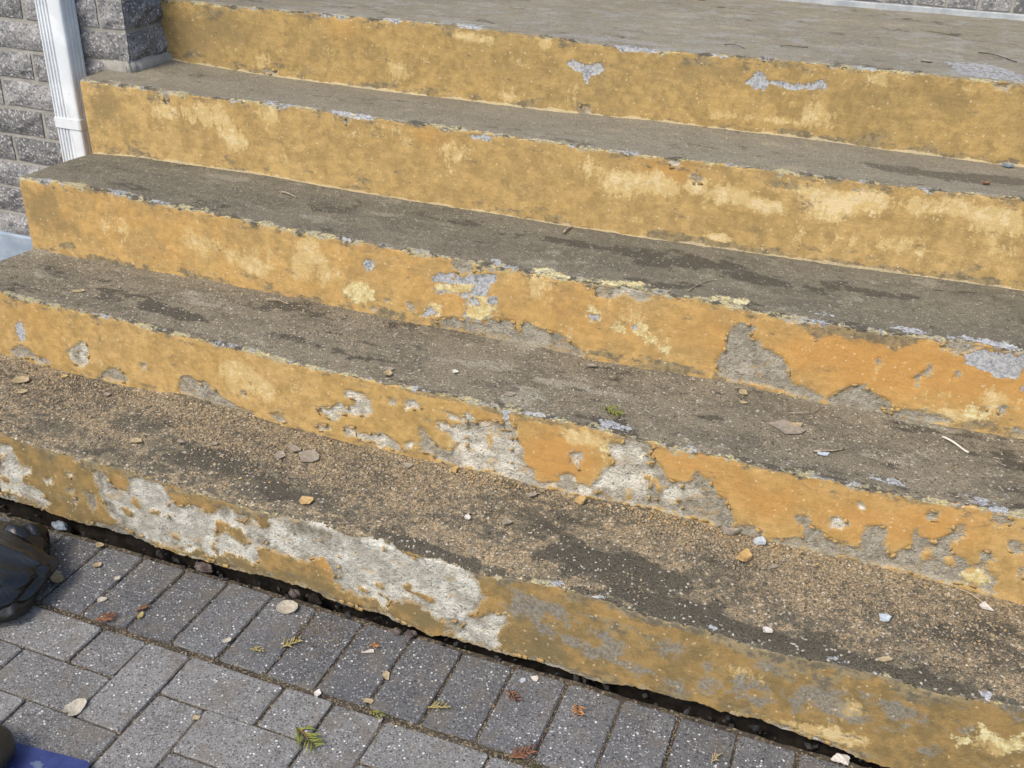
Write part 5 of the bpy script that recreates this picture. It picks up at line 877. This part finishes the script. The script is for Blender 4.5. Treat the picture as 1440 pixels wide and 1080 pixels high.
T1 = [(0.290, .184, .031, .024, 'fl_beige', 'largest dusty grey paint flake on the bottom step', .2), (0.232, .166, .013, .012, 'fl_beige', 'small grey flake left of the largest flake on the bottom step', .9),
      (0.245, .200, .018, .012, 'fl_beige', 'grey flake tucked behind the largest flake on the bottom step', -.4), (0.358, .052, .016, .013, 'fl_ochre', 'orange tan flake near the front edge of the bottom step', .3),
      (0.857, .252, .011, .011, 'fl_ochre', 'thick orange paint chunk against the second riser below the white patch', .4), (0.588, .254, .008, .008, 'fl_ochre', 'small orange paint chunk against the second riser', .7),
      (1.258, .038, .009, .008, 'fl_white', 'pinkish white flake near the front edge of the bottom step', .4), (1.438, .132, .010, .010, 'fl_blue', 'pale blue-white flake in the sand at the right of the bottom step', .2),
      (1.600, .228, .012, .009, 'fl_white', 'white flake at the far right of the bottom step', -.5), (0.671, .124, .0075, .0075, 'fl_white', 'small white diamond chip in the middle of the bottom step', .8),
      (0.745, .145, .011, .009, 'fl_beige', 'beige flake beside the small white diamond chip', .3), (-0.069, .084, .015, .009, 'fl_tan', 'tan flake on the left of the bottom step', .1),
      (-0.464, .189, .020, .013, 'fl_tan', 'tan flake at the far left of the bottom step', .3), (-0.425, .146, .013, .010, 'fl_tan', 'tan flake in front of another at the far left of the bottom step', .5),
      (-0.394, .245, .009, .007, 'fl_ochre', 'orange chip against the second riser at the far left', 0), (1.205, .258, .012, .009, 'fl_blue', 'blue-grey paint chunk at the foot of the second riser', .4),
      (1.150, .262, .015, .010, 'fl_beige', 'grey concrete chunk at the foot of the second riser', .1), (1.187, .205, .014, .011, 'fl_ochre', 'dusty orange flake lying in sand below the blue chunk', 1.1),
      (1.445, .031, .013, .007, 'fl_tan', 'curled tan leaf bit on the front edge of the bottom step at right', .6), (1.240, .200, .010, .006, 'fl_beige', 'grey chip in sand right of the dusty orange flake', .3),
      (0.02, .12, .008, .006, 'fl_beige', 'beige chip left of centre on the bottom step', .4), (0.085, .145, .008, .006, 'fl_beige', 'small beige chip left of the flake cluster', 1.0), (0.49, .235, .011, .008, 'fl_beige', 'dusty chip close under the second riser', .2), (0.76, .24, .012, .008, 'fl_beige', 'dusty flake under the orange island of the second riser', .6), (-0.25, .22, .011, .008, 'fl_beige', 'grey chip near the second riser at the left', .8)]
for x, s, rx, ry, mt, lab, rt in T1: flake(ty(1, x, s), rx, ry, mt, lab, rt, 0.12, .0016 if 'chunk' not in lab else .007, lift=.0025)
T2 = [(0.420, .030, .014, .009, 'fl_tan', 'curled dry leaf scrap on the front edge of the second step', .9, 'dry_leaf', 'leaf', .7), (0.408, .055, .012, .008, 'fl_beige', 'dusty flake behind the curled leaf scrap on the second step', .2, 'paint_flake', 'flake', .1), (0.541, .094, .008, .007, 'fl_white', 'white chip on the middle of the second step', .3, 'paint_flake', 'flake', .3), (0.681, .054, .013, .009, 'fl_beige', 'grey flake near the front of the second step', .2, 'paint_flake', 'flake', .1),
      (1.107, .248, .008, .015, 'fl_tan', 'oval tan seed leaf at the foot of the third riser', .5, 'seed_leaf', 'leaf', .1), (1.212, .150, .034, .024, 'fl_beige', 'wide flat dusty flake on the right of the second step', .1, 'paint_flake', 'flake', .03), (1.225, .168, .014, .008, 'fl_tan', 'small tan chip lying on the wide flat flake', .2, 'paint_flake', 'flake', .1), (1.286, .079, .010, .006, 'fl_blue', 'pale blue chip near the front of the second step', .3, 'paint_flake', 'flake', .1),
      (1.115, .205, .008, .006, 'fl_tan', 'tan chip in front of the oval seed leaf', .3, 'paint_flake', 'flake', .2), (-0.42, .09, .018, .008, 'fl_tan', 'tan flake on the left end of the second step', .2, 'paint_flake', 'flake', .1), (0.79, .245, .012, .007, 'fl_beige', 'grey chip against the third riser', .3, 'paint_flake', 'flake', .3)]
for x, s, rx, ry, mt, lab, rt, nm, ct, cu in T2: flake(ty(2, x, s), rx, ry, mt, lab, rt, cu, .0013, nm, ct)
flake(ty(4, 1.532, .245), .012, .008, 'bluestone', 'dark blue-grey chip at the right of the fourth step', .3, .2, .004)
flake(ty(4, 1.484, .075), .011, .006, 'rust', 'rusty leaf bit at the right of the fourth step', .5, .4, .001, 'dry_leaf', 'leaf')
flake(ty(5, 1.327, .142), .016, .010, 'fl_beige', 'pale flake on the top landing', .1, .1, .0012)
GL = [(0.351, -.024, .021, .019, 'leaf', 'largest round dry leaf beside the gap under the stairs', 'dry_leaf', 'leaf'), (0.154, -.397, .020, .016, 'leaf', 'heart-shaped pale dry leaf on the field pavers', 'dry_leaf', 'leaf'), (-0.122, -.128, .024, .012, 'fl_tan', 'tan dry leaf beside the black bag', 'dry_leaf', 'leaf'),
      (0.559, -.069, .012, .006, 'fl_white', 'pale chip on the paver below the reddish sprig', 'paint_flake', 'flake'), (0.617, -.115, .014, .006, 'fl_tan', 'long tan chip standing in a paver joint', 'paint_flake', 'flake'), (0.618, -.181, .010, .006, 'fl_tan', 'tan chip where two paver joints meet', 'paint_flake', 'flake'), (0.525, -.201, .008, .007, 'fl_white', 'white pebble chip in the long paver joint', 'paint_flake', 'flake'),
      (-0.117, -.006, .009, .008, 'fl_tan', 'round tan leaf bit at the upper left paver corner', 'dry_leaf', 'leaf'), (-0.077, -.06, .009, .008, 'fl_tan', 'round tan leaf bit in the middle of a dark paver', 'dry_leaf', 'leaf'), (-0.012, -.08, .007, .006, 'leaf', 'pale leaf bit on a paver joint left of centre', 'dry_leaf', 'leaf'), (0.003, -.145, .009, .007, 'leaf', 'pale oval leaf bit near the rusty sprig', 'dry_leaf', 'leaf'), (0.104, -.155, .009, .005, 'moss', 'olive leaf bit right of the rusty sprig', 'dry_leaf', 'leaf'),
      (0.871, -.017, .008, .007, 'fl_white', 'white triangular chip on a dark paver at the stair edge', 'paint_flake', 'flake'), (0.853, -.028, .007, .006, 'fl_blue', 'pale grey chip left of the white triangular chip', 'paint_flake', 'flake'), (0.298, -.147, .006, .008, 'leaf', 'narrow pale leaf bit in a paver joint below the big leaf', 'dry_leaf', 'leaf'), (0.36, -.33, .006, .006, 'fl_tan', 'tiny tan chip on a pale field paver', 'paint_flake', 'flake'), (0.655, -.21, .009, .005, 'fl_white', 'white chip on the field paver edge', 'paint_flake', 'flake')]
for i, (x, y, rx, ry, mt, lab, nm, ct) in enumerate(GL): flake((x, y, 0.0), rx, ry, mt, lab, i * 1.3, .25 if ct == 'leaf' else .08, .001, nm, ct, 0.06 if ct == 'leaf' else 0.0, .35, .0015, 7, (2 if 'heart' in lab else 1) if ct == 'leaf' else 0)
def tube(name, pts, radii, mat, parent=None, nseg=6):
    vs = []; fs = []; P = [Vector(p) for p in pts]
    for i, p in enumerate(P):
        d = (P[min(i + 1, len(P) - 1)] - P[max(i - 1, 0)]).normalized(); a = d.orthogonal().normalized(); b = d.cross(a)
        for j in range(nseg): t = 2 * math.pi * j / nseg; vs.append(p + (a * math.cos(t) + b * math.sin(t)) * radii[i])
    for i in range(len(P) - 1):
        for j in range(nseg): fs.append((i * nseg + j, i * nseg + (j + 1) % nseg, (i + 1) * nseg + (j + 1) % nseg, (i + 1) * nseg + j))
    fs += [tuple(range(nseg))[::-1], tuple(range((len(P) - 1) * nseg, len(P) * nseg))]
    return mesh_obj(name, vs, fs, mat, parent, True)
def twig(k, a, b, bow, rad, mat, label, name='twig'):
    pa = Vector(ty(k, *a)); pb = Vector(ty(k, *b)); n = Vector((-(pb - pa).y, (pb - pa).x, 0)); pts = []
    for i in range(8):
        t = i / 7; p = pa.lerp(pb, t) + n * bow * math.sin(math.pi * t) + Vector((0, 0, rad * 1.1 + .002 + .002 * math.sin(5 * t))); pts.append(p)
    o = tube(name, pts, [rad * (1.2 if i in (0, 7) else 1.0) * (1 - .25 * i / 7) for i in range(8)], mat); tag(o, label, 'twig')
twig(2, (0.001, .233), (0.058, .238), .10, .0022, M['twig'], 'short knobbly twig on the left of the second step')
twig(2, (1.49, .231), (1.536, .189), 0.0, .0022, M['stick'], 'straight white stick on the right of the second step')
twig(2, (1.268, .080), (1.319, .114), -.10, .0020, M['twig'], 'bent pale twig near the front of the second step at right')
twig(2, (1.205, .205), (1.262, .262), -.18, .0013, M['twig'], 'thin curved twig at the foot of the third riser')
twig(3, (0.636, .214), (0.641, .256), .05, .0028, M['twig'], 'short thick twig at the back of the third step')
twig(3, (0.965, .020), (1.032, .122), .08, .0011, M['twig'], 'long thin curved twig on the third step')
twig(3, (1.085, .010), (1.118, .028), .25, .0011, M['dark_twig_crack'], 'short dark curved twig on the edge of the third step')
twig(5, (0.875, .112), (0.925, .095), .15, .0011, M['dark_twig_crack'], 'dark wavy paint crack with its shadow, shaped as a tube, on the landing near its front edge')  # thin tube standing in for a peeled-paint crack and its shadow
twig(5, (1.000, .150), (1.060, .185), -.12, .0011, M['dark_twig_crack'], 'dark paint crack with its shadow, shaped as a tube, in the middle of the landing')  # another crack in the paint and its shadow, made as a dark tube
twig(5, (0.255, .082), (0.300, .080), .1, .0011, M['dark_twig_crack'], 'dark twig on the left of the landing')
twig(5, (1.440, .320), (1.520, .250), .05, .0016, M['dark_twig_crack'], 'thin dark twig on the right of the landing')
twig(3, (-0.08, .175), (-0.03, .165), .05, .0018, M['twig'], 'small tan twig on the left of the third step')
twig(1, (1.555, .262), (1.605, .235), .03, .0018, M['twig'], 'thin twig in the sand at the far right of the bottom step')
def sprig(loc, L, rot, mat, label, n=8, spread=.9, wid=.35, name='cedar_sprig', mat2=None):
    root = empty(name, loc); root.rotation_euler = (0, 0, rot); tag(root, label, 'sprig'); r = random.Random(int(L * 9999 + loc[0] * 777))
    tube('stem', [(0, 0, .002), (L * .4, .002, .005), (L * .8, -.002, .004), (L, 0, .003)], [.0014, .0013, .001, .0006], mat2 or mat, root, 5)
    for i in range(n):
        t = (i + .6) / n; sd = 1 if i % 2 else -1; bx = L * t; l = L * wid * (1.15 - .5 * t) * r.uniform(.8, 1.2); an = sd * r.uniform(.5, spread)
        p = [Vector((bx + math.cos(an) * l * q, math.sin(an) * l * q, .0035 + .006 * math.sin(q * 2.2) * r.uniform(.4, 1.3))) for q in (0, .35, .7, 1)]
        tube('leaflet', p, [.0011, .0015, .0013, .0005], mat, root, 5)
sprig((0.530, -.283, 0), .060, -.45, M['green'], 'bright green cedar sprig lying on the field pavers', 18, 1.2, .55, mat2=M['rust'])
sprig((0.03, -.197, 0), .034, .45, M['rust'], 'rusty brown cedar sprig at the paver joint near the bag', 12, .7, .6)
sprig((0.088, -.146, 0), .022, .9, M['rust'], 'dark red cedar bit in the joint right of the rusty sprig', 7, .6, .5)
sprig((0.965, -.048, 0), .026, -1.2, M['orange'], 'bright orange cedar bit on a dark paver', 9, 1.2, .6)
sprig((0.835, -.062, 0), .032, -.6, M['rust'], 'faded brown cedar sprig on a paver at centre', 8, .9, .5)
sprig((0.893, -.205, 0), .042, .7, M['rust'], 'reddish brown cedar litter at the lower paver joint', 16, 1.0, .5)
sprig((0.402, -.125, 0), .036, .9, M['moss'], 'yellowish moss tuft in the joint below the big leaf', 12, 1.2, .5)
sprig((0.630, -.201, 0), .028, -.3, M['green'], 'small green and brown sprig in the long paver joint', 8, .9, .5, mat2=M['rust'])
sprig((0.72, -.155, 0), .034, .4, M['moss'], 'olive sprig lying across the paver joint at centre', 9, .8, .5)
sprig((0.553, -.056, 0), .016, .2, M['orange'], 'small orange cedar bit above the pale chip', 7, 1.0, .6)
sprig((1.212, -.085, 0), .022, 1.2, M['fl_tan'] , 'dry tan litter in the paver joint at the lower right', 7, 1.0, .5)
sprig((0.350, -.150, 0), .026, .1, M['moss'], 'olive sprig on the paver under the big leaf', 7, .6, .4)
sprig(ty(2, 0.868, .078), .042, -.55, M['green'], 'green cedar sprig on the front edge of the second step', 12, 1.1, .5)

# ------------------------------------------------------------------ bag, blue panel
def bag(name, cx, cy, rx, ry, hz, seed, mat, label, nu=220, nv=110, parts=True):
    u = np.linspace(0, 2 * np.pi, nu, endpoint=False); v = np.linspace(0, np.pi, nv); Uu, Vv = np.meshgrid(u, v)
    x = np.cos(Uu) * np.sin(Vv); y = np.sin(Uu) * np.sin(Vv); z = np.cos(Vv)
    wq = .28 * fbm(x * 2 + 1, y * 2 + z * 2, seed + 3, 2); x_, y_, z_ = x + wq, y - wq, z + .6 * wq
    q = 1 + 0.12 * fbm(x * 1.4 + 5, y * 1.4 + z * 1.5, seed, 1) + 0.10 * (0.4 - np.abs(fbm(x_ * 1.1 + z_ * 1.5, y_ * 3.2 - z_ * 1.0, seed + 29, 1))) + 0.06 * (0.5 - np.abs(fbm(x * 3.1 + z * 2, y * 3.0 - z * 2, seed + 9, 1)))
    q = np.where(Vv < .02, q.mean(), q)
    X = cx + rx * x * q; Y = cy + ry * y * q; Z = hz * (0.42 + .58 * z * q); Z = np.maximum(Z, 0.003 + 0.002 * fbm(X * 30, Y * 30, 3, 2))
    P = np.stack([X, Y, Z], -1).reshape(-1, 3); F = []
    for j in range(nv - 1):
        for i in range(nu): a = j * nu + i; b = j * nu + (i + 1) % nu; F.append((a, a + nu, b + nu, b))
    me = fast_mesh(name, P - np.array([cx, cy, 0]), F, mat, True); return me
root = empty('garbage_bag', (-0.342, -0.230, 0)); tag(root, 'black plastic garbage bag lying on the pavers at the left edge', 'bag')
link(bpy.data.objects.new('sack', bag('sack', -0.345, -0.225, .262, .172, .112, 5, M['bag'], '')), root)
me = bag('folded_mouth', 0, 0, .060, .048, .088, 37, M['bag'], '', 60, 30); o = bpy.data.objects.new('folded_mouth', me); o.location = (0.108, 0.135, 0); link(o, root)
me = bag('loose_fold', 0, 0, .055, .100, .075, 53, M['olive'], '', 90, 40); o = bpy.data.objects.new('loose_fold', me); o.location = (0.176, 0.020, 0); o.rotation_euler = (0, 0, .5); link(o, root)
me = bag('bag_end', 0.070, -0.575, .090, .085, .075, 21, M['olive'], '', 48, 24); o = bpy.data.objects.new('plastic_bag', me); o.location = (0.070, -.575, 0); link(o); tag(o, 'dark olive rounded plastic bundle beside the blue panel at lower left', 'bag')
def rounded_panel(name, L, W, th, rad, mat):
    pts = []
    for cx, cy, a0 in ((L - rad, W - rad, 0), (rad, W - rad, 90), (rad, rad, 180), (L - rad, rad, 270)):
        for q in range(6): a = math.radians(a0 + q * 18); pts.append((cx + rad * math.cos(a), cy + rad * math.sin(a)))
    n = len(pts); vs = [(x, y, 0) for x, y in pts] + [(x, y, th) for x, y in pts]
    fs = [tuple(range(n))[::-1], tuple(range(n, 2 * n))] + [(i, (i + 1) % n, n + (i + 1) % n, n + i) for i in range(n)]
    return mesh_obj(name, vs, fs, mat)
bp = rounded_panel('blue_panel', .17, .22, .006, .012, M['blue']); bp.location = (0.120, -.716, .003); bp.rotation_euler = (0, 0, 0.10); tag(bp, 'scratched blue plastic panel with rounded corner lying on the pavers', 'panel')
